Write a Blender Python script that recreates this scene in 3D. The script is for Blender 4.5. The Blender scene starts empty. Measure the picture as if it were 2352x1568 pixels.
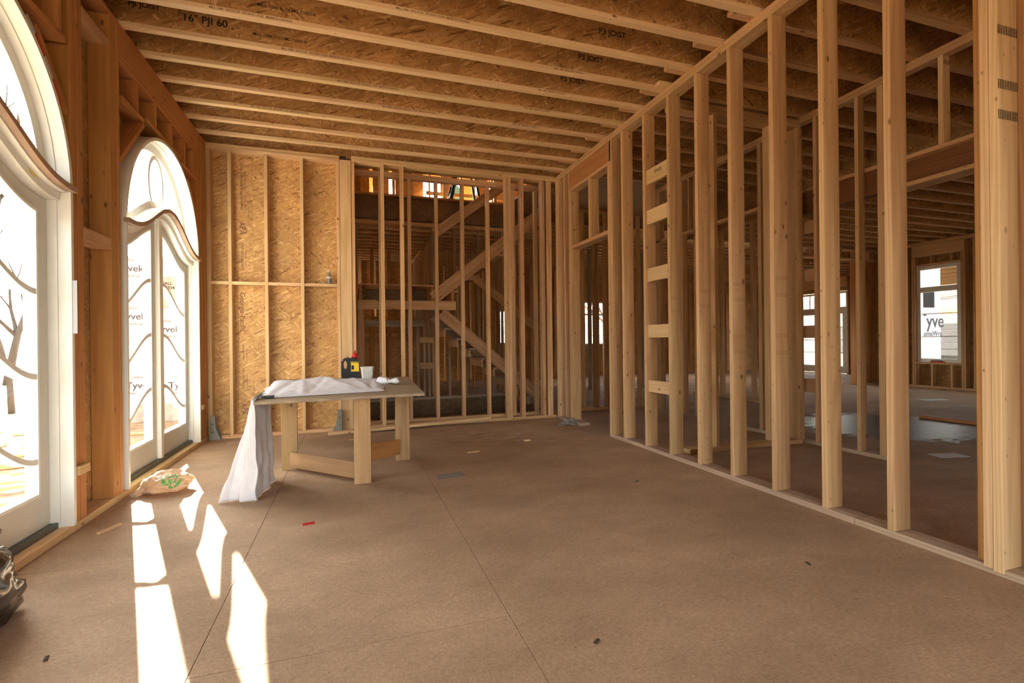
import bpy, bmesh, math, random
from mathutils import Vector, Matrix, noise
random.seed(7)
scene = bpy.context.scene
COL = scene.collection
PI = math.pi

# ------------------------------------------------------------------ camera
FPX, YAW, PITCH, ROLL, CAMH = 1124.934, 0.319363, -0.000605, 0.010842, 1.2
fw = Vector((math.sin(YAW) * math.cos(PITCH), math.cos(YAW) * math.cos(PITCH), math.sin(PITCH)))
rt = Vector((math.cos(YAW), -math.sin(YAW), 0))
dn = fw.cross(rt)
r2 = math.cos(ROLL) * rt + math.sin(ROLL) * dn
d2 = -math.sin(ROLL) * rt + math.cos(ROLL) * dn
cd = bpy.data.cameras.new('camera')
cd.sensor_width = 36
cd.lens = FPX / 2352 * 36
cd.clip_start = 0.05
cam = bpy.data.objects.new('camera', cd)
COL.objects.link(cam)
m = Matrix.Identity(4)
for i in range(3):
    m[i][0] = r2[i]; m[i][1] = -d2[i]; m[i][2] = -fw[i]
m[2][3] = CAMH
cam.matrix_world = m
scene.camera = cam

# ------------------------------------------------------------------ light
SUN_DIR = Vector((0.724, -1.957, -1.0)).normalized()     # direction the light travels
world = bpy.data.worlds.new('world')
scene.world = world
world.use_nodes = True
wn = world.node_tree.nodes; wl = world.node_tree.links
sky = wn.new('ShaderNodeTexSky')
sky.sky_type = 'NISHITA'
sky.sun_disc = False
sky.sun_elevation = math.radians(25.6)
sky.sun_rotation = math.radians(-20.3)
sky.air_density = 1.0
sky.dust_density = 2.5
sky.ozone_density = 1.0
wn['Background'].inputs['Strength'].default_value = 1.0
hsv = wn.new('ShaderNodeHueSaturation')          # thin winter haze: paler, warmer sky
hsv.inputs['Saturation'].default_value = 0.35
wl.new(sky.outputs['Color'], hsv.inputs['Color'])
wmx = wn.new('ShaderNodeMix'); wmx.data_type = 'RGBA'; wmx.blend_type = 'MULTIPLY'
wmx.inputs[0].default_value = 1.0; wmx.inputs[7].default_value = (1.0, 0.95, 0.86, 1)
wl.new(hsv.outputs['Color'], wmx.inputs[6])
wl.new(wmx.outputs[2], wn['Background'].inputs['Color'])
sl = bpy.data.lights.new('sun', 'SUN')
sl.energy = 55
sl.angle = math.radians(0.6)
sl.color = (1.0, 0.90, 0.74)
sun = bpy.data.objects.new('sun', sl)
COL.objects.link(sun)
sun.rotation_euler = SUN_DIR.to_track_quat('-Z', 'Y').to_euler()
sun.location = (-6, 14, 9)
vs = scene.view_settings
vs.view_transform = 'Standard'; vs.look = 'None'; vs.gamma = 1; vs.use_curve_mapping = False
vs.exposure = 1.08
scene.cycles.diffuse_bounces = 5
scene.cycles.max_bounces = 9
scene.cycles.glossy_bounces = 3
scene.cycles.transparent_max_bounces = 14
scene.cycles.use_adaptive_sampling = True
scene.cycles.adaptive_threshold = 0.035
scene.cycles.use_denoising = True

# ------------------------------------------------------------------ materials
MATS = {}
def new_mat(name):
    mt = bpy.data.materials.new(name); mt.use_nodes = True
    return mt, mt.node_tree.nodes, mt.node_tree.links, mt.node_tree.nodes['Principled BSDF']

def ramp(n, stops):
    r = n.new('ShaderNodeValToRGB')
    e = r.color_ramp.elements
    while len(e) < len(stops): e.new(0.5)
    for k, (p, c) in enumerate(stops):
        e[k].position = p; e[k].color = (*c, 1)
    return r

def math_node(n, l, op, a, b=None):
    x = n.new('ShaderNodeMath'); x.operation = op
    for i, v in enumerate((a, b)):
        if v is None: continue
        if isinstance(v, (int, float)): x.inputs[i].default_value = v
        else: l.new(v, x.inputs[i])
    return x.outputs[0]

def mix_col(n, l, fac, a, b, mode='MIX'):
    x = n.new('ShaderNodeMix'); x.data_type = 'RGBA'; x.blend_type = mode
    for sock, v in ((x.inputs[0], fac), (x.inputs[6], a), (x.inputs[7], b)):
        if isinstance(v, (int, float)): sock.default_value = v
        elif isinstance(v, tuple): sock.default_value = (*v, 1)
        else: l.new(v, sock)
    return x.outputs[2]

def obj_vec(n, l, scale, rot=(0, 0, 0), offset=True):
    tc = n.new('ShaderNodeTexCoord')
    v = tc.outputs['Object']
    if offset:
        oi = n.new('ShaderNodeObjectInfo')
        k = math_node(n, l, 'MULTIPLY', oi.outputs['Random'], 47.0)
        ad = n.new('ShaderNodeVectorMath'); ad.operation = 'ADD'
        l.new(v, ad.inputs[0]); l.new(k, ad.inputs[1]); v = ad.outputs[0]
    mp = n.new('ShaderNodeMapping')
    mp.inputs['Scale'].default_value = scale
    mp.inputs['Rotation'].default_value = rot
    l.new(v, mp.inputs['Vector'])
    return mp.outputs['Vector']

def tex_noise(n, l, vec, scale, detail=4, rough=0.55):
    t = n.new('ShaderNodeTexNoise')
    t.inputs['Scale'].default_value = scale; t.inputs['Detail'].default_value = detail
    t.inputs['Roughness'].default_value = rough
    l.new(vec, t.inputs['Vector'])
    return t

def bump(n, l, bs, h, strength, dist):
    b = n.new('ShaderNodeBump'); b.inputs['Strength'].default_value = strength
    b.inputs['Distance'].default_value = dist
    l.new(h, b.inputs['Height']); l.new(b.outputs['Normal'], bs.inputs['Normal'])

def wood(name, axis, dark, light, knot=(0.12, 0.05, 0.018), knots=0.42, rough=0.6, vary=0.22):
    """sawn timber, grain running along the given local axis"""
    mt, n, l, bs = new_mat(name)
    sc = [7.0, 7.0, 7.0]; sc[axis] = 0.45
    v = obj_vec(n, l, sc)
    g = tex_noise(n, l, v, 2.2, 4, 0.6)
    w = n.new('ShaderNodeTexWave'); w.wave_type = 'BANDS'
    w.bands_direction = 'Y' if axis != 1 else 'Z'
    w.inputs['Scale'].default_value = 2.3; w.inputs['Distortion'].default_value = 9.0
    w.inputs['Detail'].default_value = 1; w.inputs['Detail Scale'].default_value = 0.7
    l.new(v, w.inputs['Vector'])
    f = mix_col(n, l, 0.3, g.outputs['Fac'], w.outputs['Fac'])
    rp = ramp(n, [(0.22, dark), (0.78, light)])
    l.new(f, rp.inputs['Fac'])
    col = rp.outputs['Color']
    # knots
    sk = [10.0, 10.0, 10.0]; sk[axis] = 5.2
    vk = obj_vec(n, l, sk)
    vo = n.new('ShaderNodeTexVoronoi'); vo.inputs['Scale'].default_value = 0.9
    l.new(vk, vo.inputs['Vector'])
    sep = n.new('ShaderNodeSeparateColor'); l.new(vo.outputs['Color'], sep.inputs[0])
    on = math_node(n, l, 'GREATER_THAN', sep.outputs[0], knots)
    rk = ramp(n, [(0.06, (1, 1, 1)), (0.13, (0, 0, 0))]); l.new(vo.outputs['Distance'], rk.inputs['Fac'])
    kf = math_node(n, l, 'MULTIPLY', on, rk.outputs['Color'])
    kf = math_node(n, l, 'MULTIPLY', kf, 0.8)
    col = mix_col(n, l, kf, col, knot)
    v2 = n.new('ShaderNodeTexVoronoi'); v2.inputs['Scale'].default_value = 2.6
    l.new(vk, v2.inputs['Vector'])
    s2 = n.new('ShaderNodeSeparateColor'); l.new(v2.outputs['Color'], s2.inputs[0])
    on2 = math_node(n, l, 'GREATER_THAN', s2.outputs[1], 0.85 if knots > 0.6 else 0.78)
    rk2 = ramp(n, [(0.10, (1, 1, 1)), (0.18, (0, 0, 0))]); l.new(v2.outputs['Distance'], rk2.inputs['Fac'])
    col = mix_col(n, l, math_node(n, l, 'MULTIPLY', math_node(n, l, 'MULTIPLY', on2, rk2.outputs['Color']), 0.55), col, knot)
    # board to board variation
    oi = n.new('ShaderNodeObjectInfo')
    hs = n.new('ShaderNodeHueSaturation')
    val = math_node(n, l, 'MULTIPLY_ADD', oi.outputs['Random'], vary); val.node.inputs[2].default_value = 1 - vary * 0.55
    r2_ = math_node(n, l, 'FRACT', math_node(n, l, 'MULTIPLY', oi.outputs['Random'], 17.3))
    hue = math_node(n, l, 'MULTIPLY_ADD', r2_, 0.016); hue.node.inputs[2].default_value = 0.492
    l.new(val, hs.inputs['Value']); l.new(hue, hs.inputs['Hue']); l.new(col, hs.inputs['Color'])
    l.new(hs.outputs['Color'], bs.inputs['Base Color'])
    bs.inputs['Roughness'].default_value = rough
    bs.inputs['Specular IOR Level'].default_value = 0.25
    return mt

for ax, a in enumerate('xyz'):
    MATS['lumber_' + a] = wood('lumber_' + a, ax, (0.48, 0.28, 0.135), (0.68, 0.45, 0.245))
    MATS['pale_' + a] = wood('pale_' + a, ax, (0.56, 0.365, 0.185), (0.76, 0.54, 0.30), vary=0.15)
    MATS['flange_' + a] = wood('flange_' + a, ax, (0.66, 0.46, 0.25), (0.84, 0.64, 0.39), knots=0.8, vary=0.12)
    MATS['dusty_' + a] = wood('dusty_' + a, ax, (0.36, 0.255, 0.175), (0.54, 0.41, 0.295), knots=0.9)
    MATS['worn_' + a] = wood('worn_' + a, ax, (0.33, 0.195, 0.09), (0.50, 0.32, 0.16), knots=0.7)
    MATS['ply_' + a] = wood('ply_' + a, ax, (0.22, 0.165, 0.115), (0.38, 0.29, 0.20), knots=0.97)
    MATS['lvl_' + a] = wood('lvl_' + a, ax, (0.36, 0.16, 0.055), (0.56, 0.29, 0.11), knots=0.9)
    MATS['cedar_' + a] = wood('cedar_' + a, ax, (0.42, 0.185, 0.062), (0.58, 0.29, 0.10), knots=0.35, vary=0.12)
    MATS['redwood_' + a] = wood('redwood_' + a, ax, (0.14, 0.05, 0.022), (0.26, 0.105, 0.045), knots=0.9)
    MATS['grey_' + a] = wood('grey_' + a, ax, (0.30, 0.23, 0.16), (0.48, 0.38, 0.28))

def osb(name, plane, base=1.0, sat=1.0, fine=1.0):
    """oriented strand board: flakes of random tone lying in the plane of the sheet"""
    mt, n, l, bs = new_mat(name)
    layers = []
    tc = obj_vec(n, l, (1, 1, 1))
    warp = tex_noise(n, l, tc, 5.0, 1)
    for k, (ang, s) in enumerate(((0.45, 1.0), (-0.75, 0.85), (1.35, 1.15))):
        # long axis a, short axis b, normal axis squashed
        a, b = 13 * s * fine, 72 * s * fine
        sc = {'xz': (a, 2, b), 'xy': (a, b, 2), 'yz': (2, a, b)}[plane]
        rot = {'xz': (0, ang, 0), 'xy': (0, 0, ang), 'yz': (ang, 0, 0)}[plane]
        ad = n.new('ShaderNodeVectorMath'); ad.operation = 'MULTIPLY_ADD'
        l.new(warp.outputs['Color'], ad.inputs[0]); ad.inputs[1].default_value = (0.035, 0.035, 0.035)
        l.new(tc, ad.inputs[2])
        m1 = n.new('ShaderNodeMapping'); m1.inputs['Rotation'].default_value = rot
        l.new(ad.outputs[0], m1.inputs['Vector'])
        m2 = n.new('ShaderNodeMapping'); m2.inputs['Scale'].default_value = sc
        l.new(m1.outputs['Vector'], m2.inputs['Vector'])
        vo = n.new('ShaderNodeTexVoronoi'); vo.inputs['Scale'].default_value = 1.0
        l.new(m2.outputs['Vector'], vo.inputs['Vector'])
        se = n.new('ShaderNodeSeparateColor'); l.new(vo.outputs['Color'], se.inputs[0])
        layers.append(se)
    pick1 = math_node(n, l, 'GREATER_THAN', layers[0].outputs[1], 0.5)
    pick2 = math_node(n, l, 'GREATER_THAN', layers[1].outputs[1], 0.5)
    f = mix_col(n, l, pick2, layers[2].outputs[0], layers[1].outputs[0])
    f = mix_col(n, l, pick1, f, layers[0].outputs[0])
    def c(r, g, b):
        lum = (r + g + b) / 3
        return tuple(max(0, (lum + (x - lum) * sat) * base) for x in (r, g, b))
    rp = ramp(n, [(0.0, c(0.25, 0.115, 0.04)), (0.06, c(0.44, 0.24, 0.09)), (0.55, c(0.56, 0.325, 0.13)),
                  (0.90, c(0.62, 0.385, 0.165)), (1.0, c(0.78, 0.54, 0.27))])
    l.new(f, rp.inputs['Fac'])
    big = tex_noise(n, l, tc, 2.2, 1)
    rb = ramp(n, [(0.3, (0.80, 0.80, 0.80)), (0.7, (1.1, 1.1, 1.1))]); l.new(big.outputs['Fac'], rb.inputs['Fac'])
    col = mix_col(n, l, 1.0, rp.outputs['Color'], rb.outputs['Color'], 'MULTIPLY')
    l.new(col, bs.inputs['Base Color'])
    bs.inputs['Roughness'].default_value = 0.62
    bs.inputs['Specular IOR Level'].default_value = 0.3
    return mt
MATS['osb_xz'] = osb('osb_xz', 'xz')
MATS['osb_web'] = osb('osb_web', 'xz', 1.12, 1.0, 0.8)
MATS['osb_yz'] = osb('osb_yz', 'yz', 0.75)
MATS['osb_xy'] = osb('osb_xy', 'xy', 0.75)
MATS['osb_shaded'] = osb('osb_shaded', 'xz', 0.42, 0.8, 1.3)  # darkened strand board, stairwell shade put into its colour

def floor_mat():
    mt, n, l, bs = new_mat('subfloor')
    geo = n.new('ShaderNodeNewGeometry')
    P = geo.outputs['Position']
    def mp(sc, rot=(0, 0, 0)):
        a = n.new('ShaderNodeMapping'); a.inputs['Scale'].default_value = sc; a.inputs['Rotation'].default_value = rot
        l.new(P, a.inputs['Vector']); return a.outputs['Vector']
    big = tex_noise(n, l, mp((1, 1.5, 1)), 0.9, 7, 0.68)
    fib = tex_noise(n, l, mp((34, 120, 1), (0, 0, 0.3)), 1.0, 3, 0.72)
    fib2 = tex_noise(n, l, mp((130, 38, 1), (0, 0, -0.35)), 1.0, 3, 0.72)
    f = mix_col(n, l, 0.5, fib.outputs['Fac'], fib2.outputs['Fac'])
    rp = ramp(n, [(0.36, (0.33, 0.218, 0.135)), (0.50, (0.425, 0.288, 0.182)), (0.66, (0.52, 0.375, 0.255))])
    l.new(f, rp.inputs['Fac'])
    rb = ramp(n, [(0.34, (0.76, 0.74, 0.72)), (0.66, (1.14, 1.13, 1.13))]); l.new(big.outputs['Fac'], rb.inputs['Fac'])
    col = mix_col(n, l, 1.0, rp.outputs['Color'], rb.outputs['Color'], 'MULTIPLY')
    # pale sawdust swept over one spot near the back wall
    def spot(cx, cy, rx, ry):
        s1 = n.new('ShaderNodeMapping'); s1.inputs['Location'].default_value = (-cx / rx, -cy / ry, 0)
        s1.inputs['Scale'].default_value = (1 / rx, 1 / ry, 0.001); l.new(P, s1.inputs['Vector'])
        le = n.new('ShaderNodeVectorMath'); le.operation = 'LENGTH'; l.new(s1.outputs['Vector'], le.inputs[0])
        r = ramp(n, [(0.25, (1, 1, 1)), (1.0, (0, 0, 0))]); l.new(le.outputs['Value'], r.inputs['Fac'])
        return r.outputs['Color']
    du = tex_noise(n, l, mp((3, 12, 1), (0, 0, 0.25)), 1.3, 5, 0.7)
    rd = ramp(n, [(0.42, (0, 0, 0)), (0.62, (1, 1, 1))]); l.new(du.outputs['Fac'], rd.inputs['Fac'])
    ms = math_node(n, l, 'MULTIPLY', spot(1.7, 6.1, 1.5, 0.9), rd.outputs['Color'])
    ms = math_node(n, l, 'MULTIPLY', ms, 0.65)
    col = mix_col(n, l, ms, col, (0.60, 0.50, 0.38))
    # scattered dark crumbs
    cr = n.new('ShaderNodeTexVoronoi'); cr.inputs['Scale'].default_value = 6.5
    l.new(mp((1, 1.8, 0.01), (0, 0, 0.5)), cr.inputs['Vector'])
    rc = ramp(n, [(0.030, (1, 1, 1)), (0.045, (0, 0, 0))]); l.new(cr.outputs['Distance'], rc.inputs['Fac'])
    col = mix_col(n, l, math_node(n, l, 'MULTIPLY', rc.outputs['Color'], 0.75), col, (0.07, 0.045, 0.03))
    # standing water in the hall beyond the stud wall
    wt = tex_noise(n, l, mp((1.6, 3.2, 1)), 3.2, 5, 0.75)
    wm = math_node(n, l, 'ADD', spot(7.0, 4.7, 1.9, 1.6), math_node(n, l, 'MULTIPLY', math_node(n, l, 'SUBTRACT', wt.outputs['Fac'], 0.5), 1.6))
    rw = ramp(n, [(0.40, (0, 0, 0)), (0.58, (1, 1, 1))]); l.new(wm, rw.inputs['Fac'])
    col = mix_col(n, l, math_node(n, l, 'MULTIPLY', rw.outputs['Color'], 0.85), col, (0.04, 0.026, 0.017))
    l.new(col, bs.inputs['Base Color'])
    ro = math_node(n, l, 'MULTIPLY_ADD', rw.outputs['Color'], -0.42); ro.node.inputs[2].default_value = 0.75
    l.new(ro, bs.inputs['Roughness'])
    bs.inputs['Specular IOR Level'].default_value = 0.3
    bump(n, l, bs, fib.outputs['Fac'], 0.3, 0.005)
    return mt
MATS['subfloor'] = floor_mat()

def plain(name, col, rough=0.5, metal=0.0, spec=0.5, nz=0.0, nscale=8.0, bmp=0.0):
    mt, n, l, bs = new_mat(name)
    bs.inputs['Roughness'].default_value = rough
    bs.inputs['Metallic'].default_value = metal
    bs.inputs['Specular IOR Level'].default_value = spec
    t = tex_noise(n, l, obj_vec(n, l, (1, 1, 1)), nscale, 2)
    lo = tuple(c * (1 - nz) for c in col); hi = tuple(min(1, c * (1 + nz)) for c in col)
    rp = ramp(n, [(0.3, lo), (0.7, hi)]); l.new(t.outputs['Fac'], rp.inputs['Fac'])
    l.new(rp.outputs['Color'], bs.inputs['Base Color'])
    if bmp: bump(n, l, bs, t.outputs['Fac'], bmp, 0.02)
    MATS[name] = mt
    return mt
plain('white_paint', (0.80, 0.80, 0.75), 0.35, nz=0.03)
plain('door_paint', (0.62, 0.60, 0.53), 0.4, nz=0.03)
plain('dull_brown', (0.42, 0.29, 0.21), 0.6, nz=0.08)
plain('threshold_metal', (0.10, 0.10, 0.085), 0.45, 0.3, nz=0.1)
plain('black_print', (0.025, 0.018, 0.012), 0.8, nz=0.2)
plain('brown_print', (0.16, 0.07, 0.035), 0.8, nz=0.2)
plain('stamp_ink', (0.30, 0.165, 0.075), 0.8)
plain('grey_print', (0.04, 0.042, 0.07), 0.8)
plain('red_print', (0.32, 0.09, 0.09), 0.8)
plain('house_wrap', (0.50, 0.51, 0.54), 0.55, nz=0.03, nscale=3)
plain('concrete', (0.40, 0.37, 0.32), 0.9, nz=0.2, nscale=6)
plain('steel', (0.25, 0.245, 0.22), 0.5, 0.6, nz=0.1)
plain('cloth', (0.76, 0.76, 0.81), 0.85, nz=0.06, nscale=12, bmp=0.15)
plain('cloth_dark', (0.05, 0.05, 0.05), 0.8)
plain('jug_black', (0.007, 0.008, 0.009), 0.42, spec=0.3)
plain('red_plastic', (0.55, 0.02, 0.02), 0.35)
plain('yellow_label', (0.85, 0.60, 0.02), 0.5)
plain('tub_white', (0.72, 0.72, 0.70), 0.4)
plain('paper', (0.72, 0.72, 0.72), 0.8, nz=0.05)
plain('grey_sheet', (0.27, 0.245, 0.22), 0.6, nz=0.05)
plain('tape', (0.78, 0.62, 0.22), 0.6)
plain('ladder_blue', (0.015, 0.13, 0.22), 0.45)
plain('bag_green', (0.10, 0.42, 0.10), 0.5, nz=0.5, nscale=30)
plain('ground_leaves', (0.30, 0.21, 0.13), 0.95, nz=0.45, nscale=5, bmp=0.5)
plain('bank_soil', (0.032, 0.019, 0.010), 0.95, nz=0.6, nscale=4, bmp=0.6)
plain('bark', (0.055, 0.045, 0.038), 0.9, nz=0.3, nscale=10)
plain('evergreen', (0.035, 0.07, 0.025), 0.8, nz=0.4)
plain('stone_wall', (0.008, 0.008, 0.010), 0.9, nz=0.4)
plain('yellow_siding', (0.16, 0.085, 0.018), 0.7, nz=0.1)
plain('black_plastic', (0.012, 0.012, 0.013), 0.16, spec=0.8)

def translucent(name, col, tr, rough=0.3):
    mt, n, l, bs = new_mat(name)
    bs.inputs['Base Color'].default_value = (*col, 1); bs.inputs['Roughness'].default_value = rough
    t = n.new('ShaderNodeBsdfTranslucent'); t.inputs['Color'].default_value = (*col, 1)
    mx = n.new('ShaderNodeMixShader'); mx.inputs[0].default_value = tr
    l.new(bs.outputs[0], mx.inputs[1]); l.new(t.outputs[0], mx.inputs[2])
    l.new(mx.outputs[0], n['Material Output'].inputs['Surface'])
    nz = tex_noise(n, l, obj_vec(n, l, (1, 1, 1)), 26, 5)
    rp = ramp(n, [(0.35, tuple(c * 0.75 for c in col)), (0.65, col)]); l.new(nz.outputs['Fac'], rp.inputs['Fac'])
    l.new(rp.outputs['Color'], bs.inputs['Base Color'])
    MATS[name] = mt
translucent('bag_plastic', (0.78, 0.62, 0.46), 0.45)
translucent('clear_film', (0.42, 0.38, 0.34), 0.4, 0.15)

def glass_mat():
    mt = bpy.data.materials.new('window_glass'); mt.use_nodes = True
    n = mt.node_tree.nodes; l = mt.node_tree.links
    n.remove(n['Principled BSDF'])
    t = n.new('ShaderNodeBsdfTransparent'); t.inputs['Color'].default_value = (0.95, 0.97, 0.97, 1)
    g = n.new('ShaderNodeBsdfGlossy'); g.inputs['Roughness'].default_value = 0.03
    lw = n.new('ShaderNodeLayerWeight'); lw.inputs['Blend'].default_value = 0.5
    fr = math_node(n, l, 'MULTIPLY_ADD', math_node(n, l, 'POWER', lw.outputs['Facing'], 4.0), 0.30); fr.node.inputs[2].default_value = 0.02
    mx = n.new('ShaderNodeMixShader')
    l.new(fr, mx.inputs[0]); l.new(t.outputs[0], mx.inputs[1]); l.new(g.outputs[0], mx.inputs[2])
    l.new(mx.outputs[0], n['Material Output'].inputs['Surface'])
    MATS['window_glass'] = mt
glass_mat()

# ------------------------------------------------------------------ builders
def link(name, data, parent=None, loc=(0, 0, 0), rot=None):
    o = bpy.data.objects.new(name, data); COL.objects.link(o)
    if parent is not None:
        o.parent = parent
    o.location = loc
    if rot is not None: o.rotation_euler = rot
    return o

def wpos(o):
    p = Vector((0, 0, 0)); q = o
    while q is not None:
        p = p + q.location; q = q.parent
    return p

def tag(o, label, cat, kind=None, group=None):
    o['label'] = label; o['category'] = cat
    if kind: o['kind'] = kind
    if group: o['group'] = group
    return o

def root(name, label, cat, loc=(0, 0, 0), kind=None, group=None, rz=0.0):
    o = link(name, None, None, loc)
    o.empty_display_size = 0.1
    o.rotation_euler = (0, 0, rz)
    return tag(o, label, cat, kind, group)

def mesh(name, verts, faces, mat=None, smooth=False):
    me = bpy.data.meshes.new(name)
    me.from_pydata([tuple(v) for v in verts], [], faces)
    me.validate(); me.update()
    if mat: me.materials.append(MATS[mat])
    if smooth:
        for p in me.polygons: p.use_smooth = True
    return me

TIMBER = ('lumber', 'pale', 'lvl', 'cedar', 'grey', 'redwood', 'worn', 'dusty')
BOXES = {}
def box_data(dx, dy, dz, mat, ch):
    key = (round(dx, 4), round(dy, 4), round(dz, 4), mat, ch)
    if key in BOXES: return BOXES[key]
    bm = bmesh.new()
    bmesh.ops.create_cube(bm, size=1)
    for v in bm.verts: v.co = Vector((v.co.x * dx, v.co.y * dy, v.co.z * dz))
    if ch and min(dx, dy, dz) > ch * 3:
        bmesh.ops.bevel(bm, geom=bm.edges[:], offset=ch, segments=1, affect='EDGES')
    me = bpy.data.meshes.new('board'); bm.to_mesh(me); bm.free()
    me.materials.append(MATS[mat]); BOXES[key] = me
    return me

def board(name, par, x0, x1, y0, y1, z0, z1, mat='lumber', ch=0.0025, label=None):
    dx, dy, dz = abs(x1 - x0), abs(y1 - y0), abs(z1 - z0)
    if mat in TIMBER:
        mat = mat + '_' + 'xyz'[max(range(3), key=lambda i: (dx, dy, dz)[i])]
    c = Vector(((x0 + x1) / 2, (y0 + y1) / 2, (z0 + z1) / 2))
    if par is not None: c = c - wpos(par)
    o = link(name, box_data(dx, dy, dz, mat, ch), par, c)
    if label: o['label'] = label
    return o

def bar(name, par, p0, p1, w, t, mat='lumber', up=(0, 0, 1), label=None):
    """board from p0 to p1; w = size along 'up', t = the other size"""
    p0, p1 = Vector(p0), Vector(p1)
    X = (p1 - p0); L = X.length; X.normalize()
    Y = Vector(up).cross(X).normalized(); Z = X.cross(Y)
    if mat in TIMBER: mat += '_x'
    R = Matrix((X, Y, Z)).transposed()
    c = (p0 + p1) / 2
    if par is not None: c = c - wpos(par)
    o = link(name, box_data(L, t, w, mat, 0.0025), par, c, R.to_euler())
    if label: o['label'] = label
    return o

def band(A, B, x0, x1):
    """solid strip between two polylines A and B of (y, z), spanning x0..x1; returns verts, faces"""
    n = len(A); V = []; F = []
    for (a, b) in zip(A, B):
        V += [(x1, *a), (x1, *b), (x0, *b), (x0, *a)]
    for i in range(n - 1):
        k = 4 * i
        for j in range(4):
            F.append((k + j, k + (j + 1) % 4, k + 4 + (j + 1) % 4, k + 4 + j))
    F.append((3, 2, 1, 0)); k = 4 * (n - 1); F.append((k, k + 1, k + 2, k + 3))
    return V, F

def join(parts):
    V, F = [], []
    for v, f in parts:
        o = len(V); V += v; F += [tuple(i + o for i in q) for q in f]
    return V, F

def fix_normals(me):
    bm = bmesh.new(); bm.from_mesh(me)
    bmesh.ops.recalc_face_normals(bm, faces=bm.faces)
    bm.to_mesh(me); bm.free()
    return me

def part(name, par, vf, mat, smooth=False, label=None):
    o = link(name, fix_normals(mesh(name, *vf, mat, smooth)), par, (0, 0, 0))
    o.location = -wpos(par)
    if label: o['label'] = label
    return o

def text(par, s, loc, size, rot, mat, name='print', sx=1.0, bold=0.012):
    cu = bpy.data.curves.new(name, 'FONT'); cu.body = s; cu.size = size
    cu.offset = bold * size; cu.align_x = 'CENTER'; cu.align_y = 'CENTER'
    cu.materials.append(MATS[mat])
    tmp = bpy.data.objects.new('tmp', cu)
    me = bpy.data.meshes.new_from_object(tmp)
    bpy.data.objects.remove(tmp); bpy.data.curves.remove(cu)
    o = link(name, me, par, Vector(loc) - wpos(par), rot)
    o.scale = (sx, 1, 1)
    return o
FACE_NEG_Y = (PI / 2, 0, 0)

def tube(pts, rad, seg=6):
    """tapered tube along points"""
    V, F = [], []
    for i, p in enumerate(pts):
        p = Vector(p)
        d = (Vector(pts[min(i + 1, len(pts) - 1)]) - Vector(pts[max(i - 1, 0)])).normalized()
        a = d.orthogonal().normalized(); b = d.cross(a)
        for k in range(seg):
            t = 2 * PI * k / seg
            V.append(tuple(p + rad[i] * (math.cos(t) * a + math.sin(t) * b)))
    for i in range(len(pts) - 1):
        for k in range(seg):
            F.append((i * seg + k, i * seg + (k + 1) % seg, (i + 1) * seg + (k + 1) % seg, (i + 1) * seg + k))
    F.append(tuple(range(seg))); F.append(tuple(range((len(pts) - 1) * seg, len(pts) * seg)))
    return V, F

T = 0.04            # timber thickness
D = 0.14            # stud depth
XR, XL, YB = 3.064, -1.70, 7.064
ZT = 3.662          # underside of top plates
JZ = 3.742          # underside of joists
JH = 0.406

# ================================================================== SETTING
# ------------------------------------------------------------------ floor
floor = root('floor', 'dusty brown subfloor of strand board sheets with fine joints', 'floor', (0, 0, 0), 'structure')
def panelise(x0, x1, y0, y1):
    k0 = math.floor((x0 + 0.57) / 1.22)
    x = -0.57 + k0 * 1.22
    while x < x1 - 0.01:
        col_i = round((x + 0.57) / 1.22)
        off = 2.04 + (0 if col_i % 2 == 0 else 1.22)
        y = off + math.floor((y0 - off) / 2.44) * 2.44
        while y < y1 - 0.01:
            a, b, c, d = max(x, x0), min(x + 1.22, x1), max(y, y0), min(y + 2.44, y1)
            if b - a > 0.03 and d - c > 0.03:
                board('panel', floor, a + 0.0015, b - 0.0015, c + 0.0015, d - 0.0015, -0.02, 0.0, 'subfloor', 0)
            y += 2.44
        x += 1.22
SW = (0.10, 3.30, 7.62, 10.6)           # stair opening
panelise(-1.86, 13.05, -3.0, 7.62)
panelise(-1.86, 0.10, 7.62, 10.6)
panelise(3.30, 15.48, 7.62, 10.6)
panelise(-1.86, 15.48, 10.6, 15.0)
for (a, b, c, d) in ((-1.86, 12.9, -3.0, 7.62), (-1.86, 0.10, 7.62, 10.6), (3.30, 15.48, 7.62, 10.6), (-1.86, 15.48, 10.6, 15.0)):  # slabs added under the panels to stop light leaks
    board('joist_deck', floor, a, b, c, d, -0.30, -0.022, 'osb_shaded', 0)
board('rim_board', floor, 0.10, 3.30, 10.56, 10.599, -0.60, -0.03, 'osb_shaded', 0)
board('rim_board', floor, 0.06, 0.099, 7.62, 10.6, -0.60, -0.03, 'osb_shaded', 0)
board('nosing', floor, 0.10, 3.30, 10.52, 10.60, -0.03, 0.03, 'grey', 0.002)
board('cellar_slab', floor, -0.5, 4.0, 7.0, 11.2, -2.75, -2.7, 'concrete', 0)
for (a, b, c, d) in ((-0.5, -0.4, 7.0, 11.2), (3.9, 4.0, 7.0, 11.2), (-0.5, 4.0, 7.0, 7.1), (-0.5, 4.0, 11.1, 11.2)):
    board('cellar_wall', floor, a, b, c, d, -2.7, -0.31, 'concrete', 0)

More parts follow.
